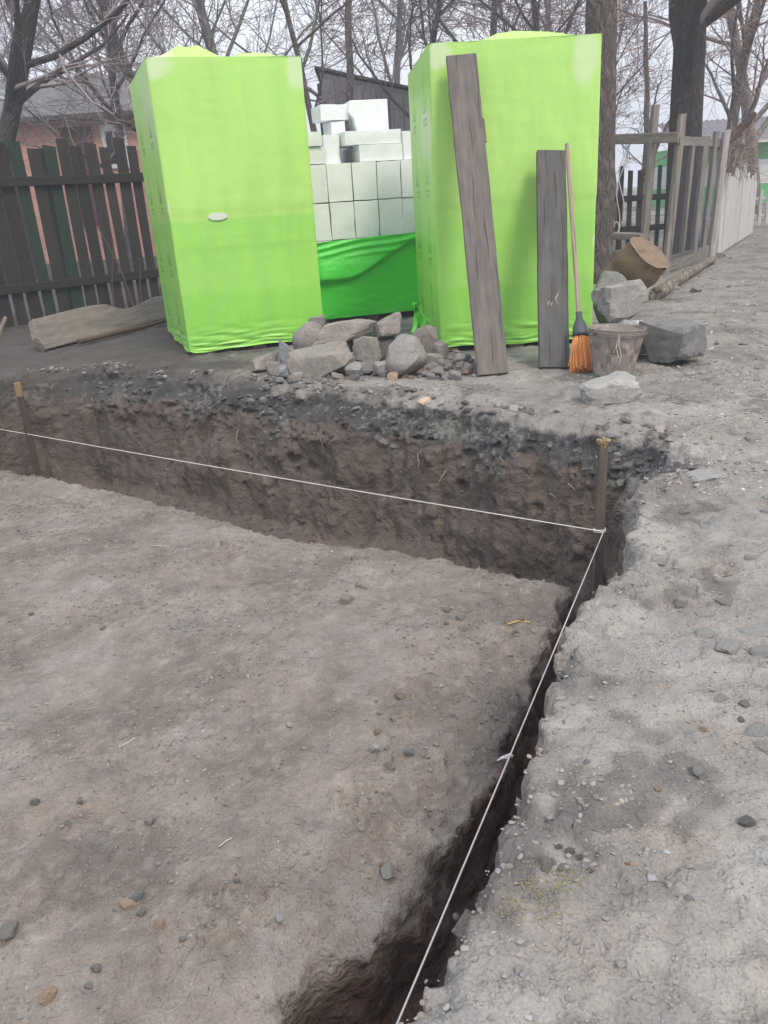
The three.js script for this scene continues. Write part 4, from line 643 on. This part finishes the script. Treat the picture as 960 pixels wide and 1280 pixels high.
{
  const t = thing('green_house', 'green house with a broad white band and grey roof at the end of the lane', 'house', [12.6, 0, -29]);
  const green = std(0.12, 0.50, 0.16, { map: stoneMap }), white = std(0.66, 0.67, 0.68, { map: stoneMap });
  part('wall', new THREE.BoxGeometry(9, 0.62, 5).translate(3, 0.31, -2.5), green, t); part('wall_band', new THREE.BoxGeometry(9.04, 0.76, 5.04).translate(3, 1.001, -2.5), white, t); part('wall', new THREE.BoxGeometry(9, 0.55, 5).translate(3, 1.657, -2.5), green, t);
  const rf = part('roof', corrugated(10, 3.2, 0.2, 0.02), slate, t); rf.rotation.x = 0.3; rf.position.set(3, 2.35, -1.1); part('eave_board', new THREE.BoxGeometry(10, 0.1, 0.06).translate(3, 1.93, 0.42), paintWood, t);
  const w = part('window', new THREE.BoxGeometry(0.9, 0.7, 0.06).translate(1.6, 1.05, 0.06), white, t); part('pane', new THREE.BoxGeometry(0.7, 0.5, 0.02).translate(1.6, 1.05, 0.095), std(0.02, 0.02, 0.025, { roughness: 0.1 }), w);
}
// ---------------------------------------------------------------- bare trees
function growTree(o) {
  const r = mulberry(o.seed), trunk = [], limbs = [], twigs = []; const rr = (a, b) => a + (b - a) * r(); let budget = o.budget ?? 2200;
  const grow = (p, dir, len, rad0, lv) => {
    if (budget-- < 0) return; const n = lv === 0 ? 9 : lv === 1 ? 7 : lv === 2 ? 5 : 3, pts = [p.clone()], rads = [rad0], dirs = [dir.clone()]; const d = dir.clone(), q = p.clone(); const wob = (o.wob ?? 0.16) * (lv === 0 ? (o.bend ?? 0.6) : lv === 1 ? 1.2 : 1.7);
    for (let i = 1; i <= n; i++) { d.x += rr(-1, 1) * wob; d.y += rr(-1, 1) * wob + (lv ? o.rise ?? 0.05 : 0.03) - (lv >= 2 ? o.droop ?? 0 : 0); d.z += rr(-1, 1) * wob; d.normalize(); q.addScaledVector(d, len / n); pts.push(q.clone()); dirs.push(d.clone()); rads.push(Math.max(o.minR ?? 0.004, rad0 * Math.pow(1 - i / n * (lv === 0 ? 0.62 : 0.78), 0.9))); }
    (lv === 0 ? trunk : lv === 1 ? limbs : twigs).push(tube(pts, rads, lv === 0 ? 12 : lv === 1 ? 6 : lv === 2 ? 4 : 3, lv < 1, lv === 0 ? 0.08 : 0, o.seed));
    if (lv >= (o.levels ?? 4)) return;
    const kids = lv === 0 ? (o.limbs ?? 9) : lv === 1 ? (o.k1 ?? 8) : lv === 2 ? (o.k2 ?? 7) : (o.k3 ?? 4), from = lv === 0 ? (o.clear ?? 0.35) : 0.15;
    for (let k = 0; k < kids; k++) {
      const f = clamp(from + (1 - from) * (k + r()) / kids, 0, 0.99) * n, i = Math.floor(f), t = f - i, b = pts[i].clone().lerp(pts[i + 1], t), ax = dirs[i], az = rr(0, 6.283), side = V(Math.cos(az), rr(-0.3, 0.4), Math.sin(az)); side.addScaledVector(ax, -side.dot(ax)).normalize();
      const ang = rr(0.45, 1.05) * (o.spread ?? 1), nd = ax.clone().multiplyScalar(Math.cos(ang)).addScaledVector(side, Math.sin(ang)).normalize();
      grow(b, nd, len * rr(0.34, 0.62) * (lv === 0 ? (o.limbLen ?? 1) : 1), Math.max(o.minR ?? 0.004, mix(rads[i], rads[i + 1], t) * rr(0.42, 0.66)), lv + 1);
    }
  };
  for (const s of o.stems) grow(V(s[0], -0.1, s[1]), V(s[2], 1, s[3]).normalize(), s[4], s[5], 0);
  return { trunk: mergeGeometries(trunk), limbs: mergeGeometries(limbs), twigs: twigs.length ? mergeGeometries(twigs) : null };
}
const barkDark = bark(0.20, 0.17, 0.168), barkBlack = bark(0.055, 0.042, 0.040), barkGrey = bark(0.30, 0.275, 0.27), barkBrown = bark(0.28, 0.235, 0.215), twigMat = std(0.27, 0.235, 0.23), twigRed = std(0.30, 0.225, 0.205);
function tree(label, x, z, o, m = barkDark, tw = twigMat) { const t = thing('bare_tree', label, 'tree', [x, 0, z], 0, 'bare trees behind the yard'), g = growTree(o); part('trunk', g.trunk, m, t); part('limbs', g.limbs, m, t); if (g.twigs) { const c = part('crown', g.twigs, tw, t); c.userData.kind = 'stuff'; } return t; }
tree('thick dark tree trunk rising behind the pallet with the leaning boards', 2.36, -8.68, { seed: 3, stems: [[0, 0, 0.0, 0, 7, 0.185]], clear: 0.45, limbs: 8, bend: 0.15, levels: 3 }, bark(0.13, 0.105, 0.092));
tree('thick dark tree trunk rising behind the netting enclosure', 4.22, -11.25, { seed: 8, stems: [[0, 0, -0.02, 0, 7.5, 0.235]], clear: 0.22, limbs: 12, bend: 0.15, levels: 4, budget: 2600 }, barkBlack);
tree('leaning dark tree behind the paling fence near the tin shed', -5.75, -11.6, { seed: 11, stems: [[0, 0, 0.66, 0.0, 5.6, 0.15]], clear: 0.42, limbs: 11, levels: 4, bend: 0.25, budget: 2600 }, bark(0.075, 0.062, 0.06));
tree('bare bushy tree between the pink house and the wrapped pallet', -4.1, -14.5, { seed: 17, stems: [[0, 0, 0.12, 0, 5.6, 0.09], [0.15, 0.1, -0.35, 0, 5.0, 0.07]], clear: 0.25, limbs: 10, levels: 4, budget: 2600 });
tree('bare tree with dark forked stem over the pink house roof', -3.0, -15.5, { seed: 23, stems: [[0, 0, -0.10, 0, 6.0, 0.09], [0.5, 0, 0.2, 0, 5.4, 0.07]], clear: 0.3, limbs: 9, levels: 4, budget: 2600 });
tree('pair of slim bare stems behind the wrapped pallet by the paling fence', -1.55, -13, { seed: 29, stems: [[0, 0, -0.02, 0, 6, 0.075], [0.22, 0, 0.16, 0, 6, 0.10]], clear: 0.4, limbs: 9, levels: 4, budget: 2200 }, barkGrey);
tree('slim multi stemmed tree standing before the grey shed', -0.52, -14.6, { seed: 31, stems: [[0, 0, -0.05, 0, 5.6, 0.065], [0.12, 0.1, 0.06, 0, 5.4, 0.085], [0.3, 0, 0.28, 0, 4.6, 0.06]], clear: 0.4, limbs: 8, levels: 4, budget: 2400 }, barkBrown);
tree('crooked tree leaning across the end of the grey shed', 0.0, -14.9, { seed: 37, stems: [[0.35, 0, 0.42, 0, 4.9, 0.085]], clear: 0.42, limbs: 9, levels: 4, wob: 0.2, bend: 1.0 }, barkDark);
tree('upright bare tree behind the pallet with the leaning boards', 2.0, -15.5, { seed: 41, stems: [[0, 0, 0.0, 0, 6.2, 0.085]], clear: 0.35, limbs: 10, levels: 4, budget: 2400 });
tree('bare tree with fine twigs next to the thick trunk by the boards', 3.1, -14.2, { seed: 43, stems: [[0, 0, -0.06, 0, 5.5, 0.07], [-0.3, 0, -0.2, 0, 5, 0.05]], clear: 0.3, limbs: 11, levels: 4, budget: 2600 });
tree('reddish twiggy bush behind the netting enclosure', 4.6, -15.2, { seed: 47, stems: [[0, 0, -0.2, 0, 3.4, 0.06], [0.3, 0, 0.1, 0, 3.8, 0.07], [-0.5, 0, -0.1, 0, 3.6, 0.06]], clear: 0.2, limbs: 10, levels: 4, minR: 0.0035, budget: 3200 }, barkBrown, twigRed);
tree('pale twiggy tree rising beyond the white fence', 6.4, -15.0, { seed: 53, stems: [[0, 0, 0.05, 0, 5.4, 0.11], [0.4, 0, 0.3, 0, 4.8, 0.09]], clear: 0.25, limbs: 11, levels: 4, droop: 0.06, budget: 2800 }, barkBrown, twigRed);
tree('drooping twiggy tree overhanging the green house', 9.0, -19.5, { seed: 59, stems: [[0, 0, -0.1, 0, 7, 0.14]], clear: 0.2, limbs: 12, levels: 4, droop: 0.05, budget: 2800 }, barkBrown, twigRed);
tree('far bare tree behind the grey shed', 0.9, -24, { seed: 61, stems: [[0, 0, 0, 0, 9, 0.11]], clear: 0.25, limbs: 11, levels: 4, minR: 0.006, budget: 2600 });
tree('far bare tree behind the pink house ridge', -7.5, -27, { seed: 67, stems: [[0, 0, 0.05, 0, 9.5, 0.13]], clear: 0.2, limbs: 12, levels: 4, minR: 0.007, budget: 2800 });
tree('far bare tree above the tin shed roof', -11, -26, { seed: 71, stems: [[0, 0, 0.1, 0, 9, 0.2]], clear: 0.2, limbs: 12, levels: 4, minR: 0.007, budget: 2800 });
tree('far bare tree beyond the pair of slim stems', -3.6, -26, { seed: 73, stems: [[0, 0, 0.0, 0, 9.5, 0.12]], clear: 0.2, limbs: 12, levels: 4, minR: 0.007, budget: 2800 });
tree('far bare tree beyond the thick trunk by the enclosure', 6.5, -26, { seed: 79, stems: [[0, 0, 0.0, 0, 8, 0.12]], clear: 0.2, limbs: 12, levels: 4, minR: 0.007, budget: 2800 }, barkDark, twigRed);
{ // torn-off branch with a tangle of twigs on the end posts
  const r = mulberry(91), gs = [], hs = []; for (let k = 0; k < 150; k++) { const p = V(4.55 + (r() - 0.5) * 0.28, 1.18 + (r() - 0.5) * 0.3, -10.55 + (r() - 0.5) * 0.28), pts = [p.clone()]; const d = V(r() - 0.5, r() - 0.6, r() - 0.5).normalize(); for (let i = 0; i < 4; i++) { d.add(V(r() - 0.5, r() - 0.55, r() - 0.5).multiplyScalar(0.8)).normalize(); p.addScaledVector(d, 0.07); pts.push(p.clone()); } gs.push(tube(pts, 0.0035, 3, false)); }
  const t = thing('torn_branch', 'torn dark branch with a tangle of twigs resting on the white posts', 'branch', [0, 0, 0]); part('branch', tube([V(4.18, 1.26, -10.2), V(4.45, 1.38, -10.45), V(4.62, 1.52, -10.5), V(4.72, 1.62, -10.52)], [0.03, 0.05, 0.045, 0.02], 8, true, 0.2), bark(0.10, 0.055, 0.05), t); const c = part('twigs', mergeGeometries(gs), twigRed, t); c.userData.kind = 'stuff';
}

// ---------------------------------------------------------------- stakes, string, pebbles
{
  const t = thing('corner_stake', 'wooden stake with a frayed top standing in the trench corner', 'stake', [0.842, -0.8, -2.90]);
  part('shaft', plank(0.835, 0.036, 0.022, { seg: 8, seed: 6, edge: 0.002, ch: 0.003 }), wood(0.135, 0.115, 0.098), t);
  const r = mulberry(8), gs = []; for (let i = 0; i < 46; i++) { const a = r() * 6.28, q = 0.008 + 0.010 * r(); gs.push(tube([V(Math.cos(a) * 0.011, 0.822, Math.sin(a) * 0.008), V(Math.cos(a) * q * 1.2, 0.845 + r() * 0.006, Math.sin(a) * q), V(Math.cos(a) * (q + 0.012), 0.842 + r() * 0.014, Math.sin(a) * (q + 0.008))], [0.005, 0.0045, 0.002], 4)); } part('frayed_top', mergeGeometries(gs), wood(0.50, 0.38, 0.21), t);
  const t2 = thing('corner_stake', 'short wooden stake with a yellow top at the trench corner by the waney slab', 'stake', [-2.215, -0.72, -4.985]);
  part('shaft', plank(0.66, 0.034, 0.026, { seg: 4, seed: 16 }), wood(0.085, 0.062, 0.048), t2); part('frayed_top', plank(0.085, 0.038, 0.030, { seg: 3, seed: 18, edge: 0.003 }).translate(0, 0.661, 0), wood(0.30, 0.21, 0.11), t2);
  const cord = std(0.66, 0.62, 0.62, { roughness: 0.8 }), line = (a, b, sag, n = 24) => { const p = []; for (let i = 0; i <= n; i++) { const f = i / n; const q = a.clone().lerp(b, f); q.y -= sag * 4 * f * (1 - f); p.push(q); } return p; };
  const A = V(0.838, -0.312, -2.877), B = V(-2.20, -0.300, -4.96), C = V(-0.223, -0.299, -0.50);
  const s1 = thing('string_line', 'white string stretched along the back wall of the trench', 'string'); part('cord', tube(line(A, B, 0.006), 0.0019, 6), cord, s1); part('cord', tube(line(V(-2.20, -0.300, -4.96), V(-2.84, -0.297, -5.40), 0.0), 0.0019, 6), cord, s1);
  const s2 = thing('string_line', 'white string stretched along the narrow trench beside the bank', 'string'); part('cord', tube(line(V(0.850, -0.318, -2.878), C, 0.004), 0.0019, 6), cord, s2);
  const k = V(0.263, -0.3115, -1.577); part('knot', mergeGeometries([tube([k.clone().add(V(-0.012, 0.0, 0.006)), k, k.clone().add(V(0.006, -0.003, 0))], [0.005, 0.006, 0.004], 6), tube([k, k.clone().add(V(-0.020, -0.004, 0.002)), k.clone().add(V(-0.032, -0.010, 0.004))], [0.0035, 0.0035, 0.001], 5)]), cord, s2);
  part('wrap', mergeGeometries([0, 1, 2].map((i) => { const p = []; for (let j = 0; j <= 16; j++) { const a = j / 16 * 6.2832; p.push(V(0.842 + Math.cos(a) * 0.0225, -0.312 - i * 0.005 + 0.001 * j / 16, -2.9 + Math.sin(a) * 0.0165)); } return tube(p, 0.0022, 5); })), cord, s2);
}
{
  const r = mulberry(123), flat = [0, 1, 2, 3, 4].map((k) => stoneGeo(130 + k, [1, 0.30, 0.72], { detail: 2 })), lump = [0, 1, 2, 3, 4].map((k) => stoneGeo(140 + k, [1, 0.7, 0.8], { detail: 2, axis: 1 }));
  // stones seen one by one on the lowered floor: x, z, size, kind
  const F = [[-0.16, -2.692, 0.061, 'brown'], [0.242, -2.495, 0.034, 'blue'], [0.011, -2.048, 0.035, 'tan'], [-0.01, -1.939, 0.03, 'pale'], [-0.059, -1.881, 0.026, 'tan'], [-0.067, -1.801, 0.034, 'white'], [0.026, -1.784, 0.029, 'blue'], [-0.024, -1.737, 0.02, 'pale'], [-0.044, -1.385, 0.04, 'pale'], [-0.056, -1.409, 0.018, 'brick'], [-0.616, -1.343, 0.036, 'sand'], [-0.854, -1.283, 0.046, 'grey'], [-0.711, -1.131, 0.039, 'sand'], [-0.631, -1.593, 0.026, 'pale'], [-0.53, -1.274, 0.026, 'sand'], [-0.312, -1.934, 0.024, 'white'], [-0.272, -1.254, 0.022, 'white'], [-0.379, -1.363, 0.016, 'grey'], [-0.424, -1.349, 0.016, 'pale'], [-0.097, -2.796, 0.025, 'brown'], [-1.367, -2.745, 0.027, 'brown'], [-1.051, -2.611, 0.025, 'brown'], [0.257, -3.04, 0.034, 'brown'], [-0.579, -1.315, 0.022, 'grey'], [-0.474, -1.236, 0.017, 'pale'], [-0.637, -1.184, 0.025, 'grey'], [-0.639, -1.148, 0.02, 'pale'], [-0.837, -1.601, 0.022, 'grey'], [-0.835, -1.686, 0.02, 'grey'], [-0.947, -1.682, 0.028, 'dark'], [-0.60, -1.36, 0.03, 'blue'], [0.20, -2.56, 0.03, 'brown'], [0.25, -2.42, 0.028, 'brown'], [0.19, -2.45, 0.02, 'grey'], [-0.12, -2.82, 0.03, 'brown'], [0.16, -1.95, 0.02, 'brown'], [0.45, -2.45, 0.03, 'brown'], [0.42, -2.38, 0.022, 'brown']];
  const names = { brown: 'brown', blue: 'blue grey', tan: 'tan', pale: 'pale grey', white: 'whitish', brick: 'brick red', sand: 'sandy orange', grey: 'grey', dark: 'dark' };
  F.forEach(([x, z, s, k], i) => { const m = single('pebble', lump[i % 5], stoneMats[k], `${names[k]} pebble lying on the lowered earth floor inside the trench`, 'pebble', `${names[k]} pebbles on the lowered floor`); m.scale.setScalar(s); m.position.set(x, heightAt(x, z) - s * 0.22, z); m.rotation.set((r() - 0.5) * 0.4, r() * 6, (r() - 0.5) * 0.4); });
  // stones trodden into the bank and the lane
  const Gs = [[0.729, -1.499, 0.075, 'pale', 1], [0.734, -1.654, 0.07, 'pale', 1], [0.809, -1.551, 0.085, 'pale', 1], [0.803, -1.705, 0.05, 'grey', 1], [0.729, -1.932, 0.05, 'pale', 1], [0.931, -2.15, 0.045, 'pale', 1], [1.436, -2.958, 0.089, 'grey', 1], [1.099, -2.575, 0.16, 'pale', 1], [1.171, -2.518, 0.06, 'pale', 1], [0.778, -1.804, 0.035, 'pale', 1], [0.509, -1.121, 0.03, 'pale', 0], [0.541, -0.992, 0.026, 'dark', 0], [0.431, -1.088, 0.014, 'sand', 0], [0.291, -1.053, 0.012, 'white', 0], [0.33, -0.921, 0.012, 'brick', 0], [0.136, -0.759, 0.015, 'white', 0], [0.236, -0.93, 0.026, 'grey', 1], [0.668, -1.293, 0.024, 'grey', 0], [0.645, -1.257, 0.022, 'dark', 1], [0.57, -1.24, 0.014, 'sand', 0], [0.695, -1.692, 0.037, 'pale', 0], [1.90, -3.968, 0.09, 'grey', 1], [1.359, -3.069, 0.056, 'pale', 1], [1.314, -3.203, 0.05, 'pale', 1], [1.006, -2.638, 0.053, 'pale', 1], [1.06, -2.80, 0.037, 'grey', 0], [0.916, -2.269, 0.031, 'grey', 0], [0.963, -1.91, 0.042, 'pale', 1], [1.154, -2.226, 0.053, 'pale', 1], [0.635, -1.323, 0.035, 'pale', 1], [0.66, -1.22, 0.05, 'pale', 1], [0.651, -1.172, 0.045, 'pale', 1], [1.687, -3.862, 0.077, 'grey', 1], [1.798, -4.338, 0.076, 'grey', 1], [2.229, -4.819, 0.086, 'grey', 1], [2.421, -5.565, 0.086, 'grey', 1], [2.677, -5.641, 0.088, 'grey', 1], [2.566, -6.125, 0.08, 'grey', 1], [0.25, -0.95, 0.016, 'dark', 0], [0.21, -0.96, 0.014, 'dark', 1], [0.27, -0.915, 0.013, 'dark', 0], [0.235, -0.965, 0.012, 'dark', 0], [0.22, -0.94, 0.018, 'blue', 1], [0.262, -0.94, 0.01, 'dark', 0], [0.205, -0.925, 0.026, 'grey', 0], [0.86, -1.60, 0.09, 'pale', 1], [0.70, -1.56, 0.06, 'pale', 1], [0.78, -1.46, 0.05, 'pale', 1], [2.9, -7.3, 0.10, 'brown', 0], [2.75, -7.5, 0.13, 'grey', 0], [4.35, -10.3, 0.14, 'brown', 0]];
  for (let k = 0; k < 90; k++) { const z = -2 - 9 * Math.pow(r(), 1.4), x = 1.0 + (-z - 2) * 0.36 + r() * (0.55 + (-z - 2) * 0.30); Gs.push([x, z, (0.03 + 0.06 * r() * r()) * (1 + (-z) * 0.05), ['pale', 'grey', 'pale', 'grey', 'pale', 'grey'][Math.floor(r() * 6)], r() < 0.75 ? 1 : 0]); }
  Gs.forEach(([x, z, s, k, f], i) => { const near = z > -3.3, m = single(f ? 'stone_flake' : 'pebble', (f ? flat : lump)[i % 5], stoneMats[k], f ? `${names[k]} flat stone trodden into the ${near ? 'earth bank beside the trench' : 'lane beyond the big stones'}` : `${names[k]} pebble lying on the ${near ? 'earth bank beside the trench' : 'lane beyond the big stones'}`, f ? 'stone' : 'pebble', `${names[k]} ${f ? 'flat stones' : 'pebbles'} on the ${near ? 'bank' : 'lane'}`); m.scale.setScalar(s); m.position.set(x, heightAt(x, z) - s * (f ? 0.17 : 0.24), z); m.rotation.set((r() - 0.5) * 0.16, r() * 6, (r() - 0.5) * 0.16); });
  // a yellow straw, dry stems
  single('straw', tube([V(0.40, heightAt(0.40, -2.43) + 0.004, -2.435), V(0.44, heightAt(0.44, -2.44) + 0.006, -2.44), V(0.48, heightAt(0.48, -2.44) + 0.005, -2.445)], 0.003, 5), std(0.50, 0.36, 0.12), 'yellow straw lying on the lowered floor near the trench', 'straw');
  [[-1.02, -3.32, 0.09, 0.4], [-0.78, -1.93, 0.05, 2.2], [-0.43, -1.5, 0.035, 2.4], [-1.35, -4.9, 0.10, 0.9], [-1.2, -2.05, 0.05, 0.5]].forEach(([x, z, l, a]) => { const p = []; for (let i = 0; i <= 4; i++) { const f = i / 4 - 0.5, X = x + Math.cos(a) * l * f + 0.01 * f * f, Z = z + Math.sin(a) * l * f; p.push(V(X, heightAt(X, Z) + 0.003, Z)); } single('dry_stem', tube(p, 0.0018, 4), std(0.42, 0.38, 0.31), 'thin pale dry stem lying flat on the earth', 'stem', 'dry stems on the earth'); });
  { // roots hanging out of the back face, found by walking into it
    const rt = mulberry(31), rm = std(0.20, 0.145, 0.105); [[0.30, -3.3, -0.20], [0.36, -3.25, -0.17], [-0.10, -3.5, -0.24], [0.55, -3.05, -0.28], [-0.6, -3.85, -0.20], [-1.1, -4.2, -0.25], [0.05, -3.4, -0.30], [0.62, -3.0, -0.22]].forEach(([x0, z0, y]) => {
      let x = x0, z = z0; for (let i = 0; i < 90; i++) { if (baseField(x, y, z, inside(RIM, x, z), inside(PLAT, x, z), 1) < 0.01) break; x += 0.00653; z -= 0.00757; }
      const p = [V(x + 0.05, y + 0.01, z - 0.05)], d = V(-0.4 + rt() * 0.8, -0.1, 0.6).normalize(), q = V(x, y, z); p.push(q.clone()); for (let i = 0; i < 5; i++) { d.add(V((rt() - 0.5) * 0.9, -0.35, (rt() - 0.5) * 0.5)).normalize(); q.addScaledVector(d, 0.012 + 0.014 * rt()); p.push(q.clone()); }
      single('root', tube(p, [0.004, 0.0038, 0.0035, 0.003, 0.0026, 0.002, 0.0012], 5), rm, 'thin brown root sticking out of the back wall of the trench', 'root', 'roots in the trench wall');
    });
  }
  // uncountable gravel, crumbs and chips
  const crumb = [0, 1, 2].map((k) => stoneGeo(160 + k, [1, 0.65, 0.85], { detail: 1, axis: 1 })), q = new THREE.Object3D(), c = new THREE.Color();
  function scatter(name, label, n, fn, geo) { const im = new THREE.InstancedMesh(geo, std(1, 1, 1, { roughness: 0.95 }), n); let k = 0; while (k < n) { const s = fn(); if (!s) continue; const [x, y, z, size, col, flatn = 1] = s; q.position.set(x, y - size * 0.15, z); q.rotation.set((r() - 0.5) * 0.8, r() * 6.3, (r() - 0.5) * 0.8); q.scale.set(size, size * flatn, size * (0.7 + 0.5 * r())); q.updateMatrix(); im.setMatrixAt(k, q.matrix); c.setRGB(...col); im.setColorAt(k, c); k++; } im.name = numbered(name); scene.add(im); tag(im, label, 'gravel', null, 'stuff'); }
  const tone = (a, b) => { const v = a + (b - a) * r(), w = (r() - 0.5) * 0.10 * v; return [v + w, v, v - w * 1.3]; };
  const pal = () => { const u = r(); return u < 0.72 ? tone(0.19, 0.29) : u < 0.84 ? tone(0.09, 0.16) : u < 0.965 ? tone(0.25, 0.34) : u < 0.985 ? [0.32, 0.21, 0.15] : [0.33, 0.30, 0.24]; };
  const soil = (a) => { const v = a * 0.76 * (0.75 + 0.5 * r()); return [v * 1.05, v * 0.97, v * 0.90]; }, mixd = (a) => r() < 0.86 ? soil(a) : pal();
  scatter('floor_grit', 'fine grit and crumbs of earth strewn over the lowered floor', 12000, () => { const z = -0.9 - 3.9 * Math.pow(r(), 1.2), x = -2.3 + 3 * r(); if (inside(PLAT, x, z) < 0.01) return null; if (noise(x * 2.4, 3, z * 2.4) + 0.6 * noise(x * 8, 5, z * 8) + 0.4 < r()) return null; return [x, heightAt(x, z), z, 0.002 + 0.009 * r() ** 5 + 0.0012 * -z, mixd(0.225)]; }, crumb[0]);
  scatter('bank_gravel', 'loose crumbs of earth and grit on the bank', 11000, () => { const z = -0.62 - 4.0 * Math.pow(r(), 1.3), x = -0.2 + 2.1 * r(), d = inside(RIM, x, z); if (d > -0.005) return null; if (noise(x * 2.1 + 7, 3, z * 2.1) + 0.7 * noise(x * 9, 5, z * 9) + 0.35 + 0.5 * smooth(-0.2, 0, d) < r()) return null; return [x, heightAt(x, z), z, 0.002 + 0.011 * r() ** 6 + 0.0012 * -z, mixd(0.28), 0.7]; }, crumb[1]);
  scatter('lane_gravel', 'flat stone chips and gravel trodden into the lane', 9000, () => { const z = -2.4 - 12 * Math.pow(r(), 1.3), x = 0.9 + (-z - 2.4) * 0.33 + r() * (1.0 + (-z - 2) * 0.45); if (inside(RIM, x, z) > -0.05) return null; return [x, heightAt(x, z), z, (0.007 + 0.020 * r() * r()) * (1 + -z * 0.05), r() < 0.5 ? soil(0.30) : tone(0.20, 0.42), 0.4]; }, crumb[2]);
  scatter('rim_clods', 'crumbled dark clods and shards along the eroded back rim of the trench', 2200, () => { const z = -2.6 - 3.0 * r(), x = -2.4 + 3.6 * r(), d = inside(RIM, x, z); if (d < -0.22 || d > 0.16) return null; if (backness(x, z) < 0.6 || noise(x * 3.7, 4, z * 3.7) + 0.5 * noise(x * 11, 2, z * 11) < r() * 0.5 - 0.15) return null; const y = heightAt(x, z); if (y < -0.32) return null; return [x, y, z, 0.005 + 0.055 * r() ** 5, y < -0.03 ? (r() < 0.8 ? tone(0.04, 0.09) : tone(0.10, 0.17)) : soil(r() < 0.5 ? 0.12 : 0.26), 0.7]; }, crumb[0]);
  scatter('wall_crumbs', 'crumbs of earth fallen into the trench', 3000, () => { const z = -0.7 - 4.4 * r(), x = -2.3 + 3.3 * r(); if (inside(RIM, x, z) < 0.03 || inside(PLAT, x, z) > -0.02) return null; return [x, heightAt(x, z), z, 0.006 + 0.022 * r() ** 3, soil(0.10)]; }, crumb[2]);
  scatter('moss_tuft', 'thin yellowish moss on the bank beside the trench', 700, () => { const a = r() * 6.28, d = 0.055 * Math.sqrt(r()), t = r() < 0.5, x = (t ? 0.175 : 0.215) + Math.cos(a) * d, z = (t ? -0.86 : -0.905) + Math.sin(a) * d * 0.6; if (inside(RIM, x, z) > -0.01) return null; return [x, heightAt(x, z) + 0.002, z, 0.0012 + 0.0016 * r(), [0.19 + 0.05 * r(), 0.18 + 0.03 * r(), 0.09], 0.8]; }, crumb[2]);
}
scene.traverse((o) => { if (o.isMesh) { o.castShadow = true; o.receiveShadow = true; } });
renderer.render(scene, camera);
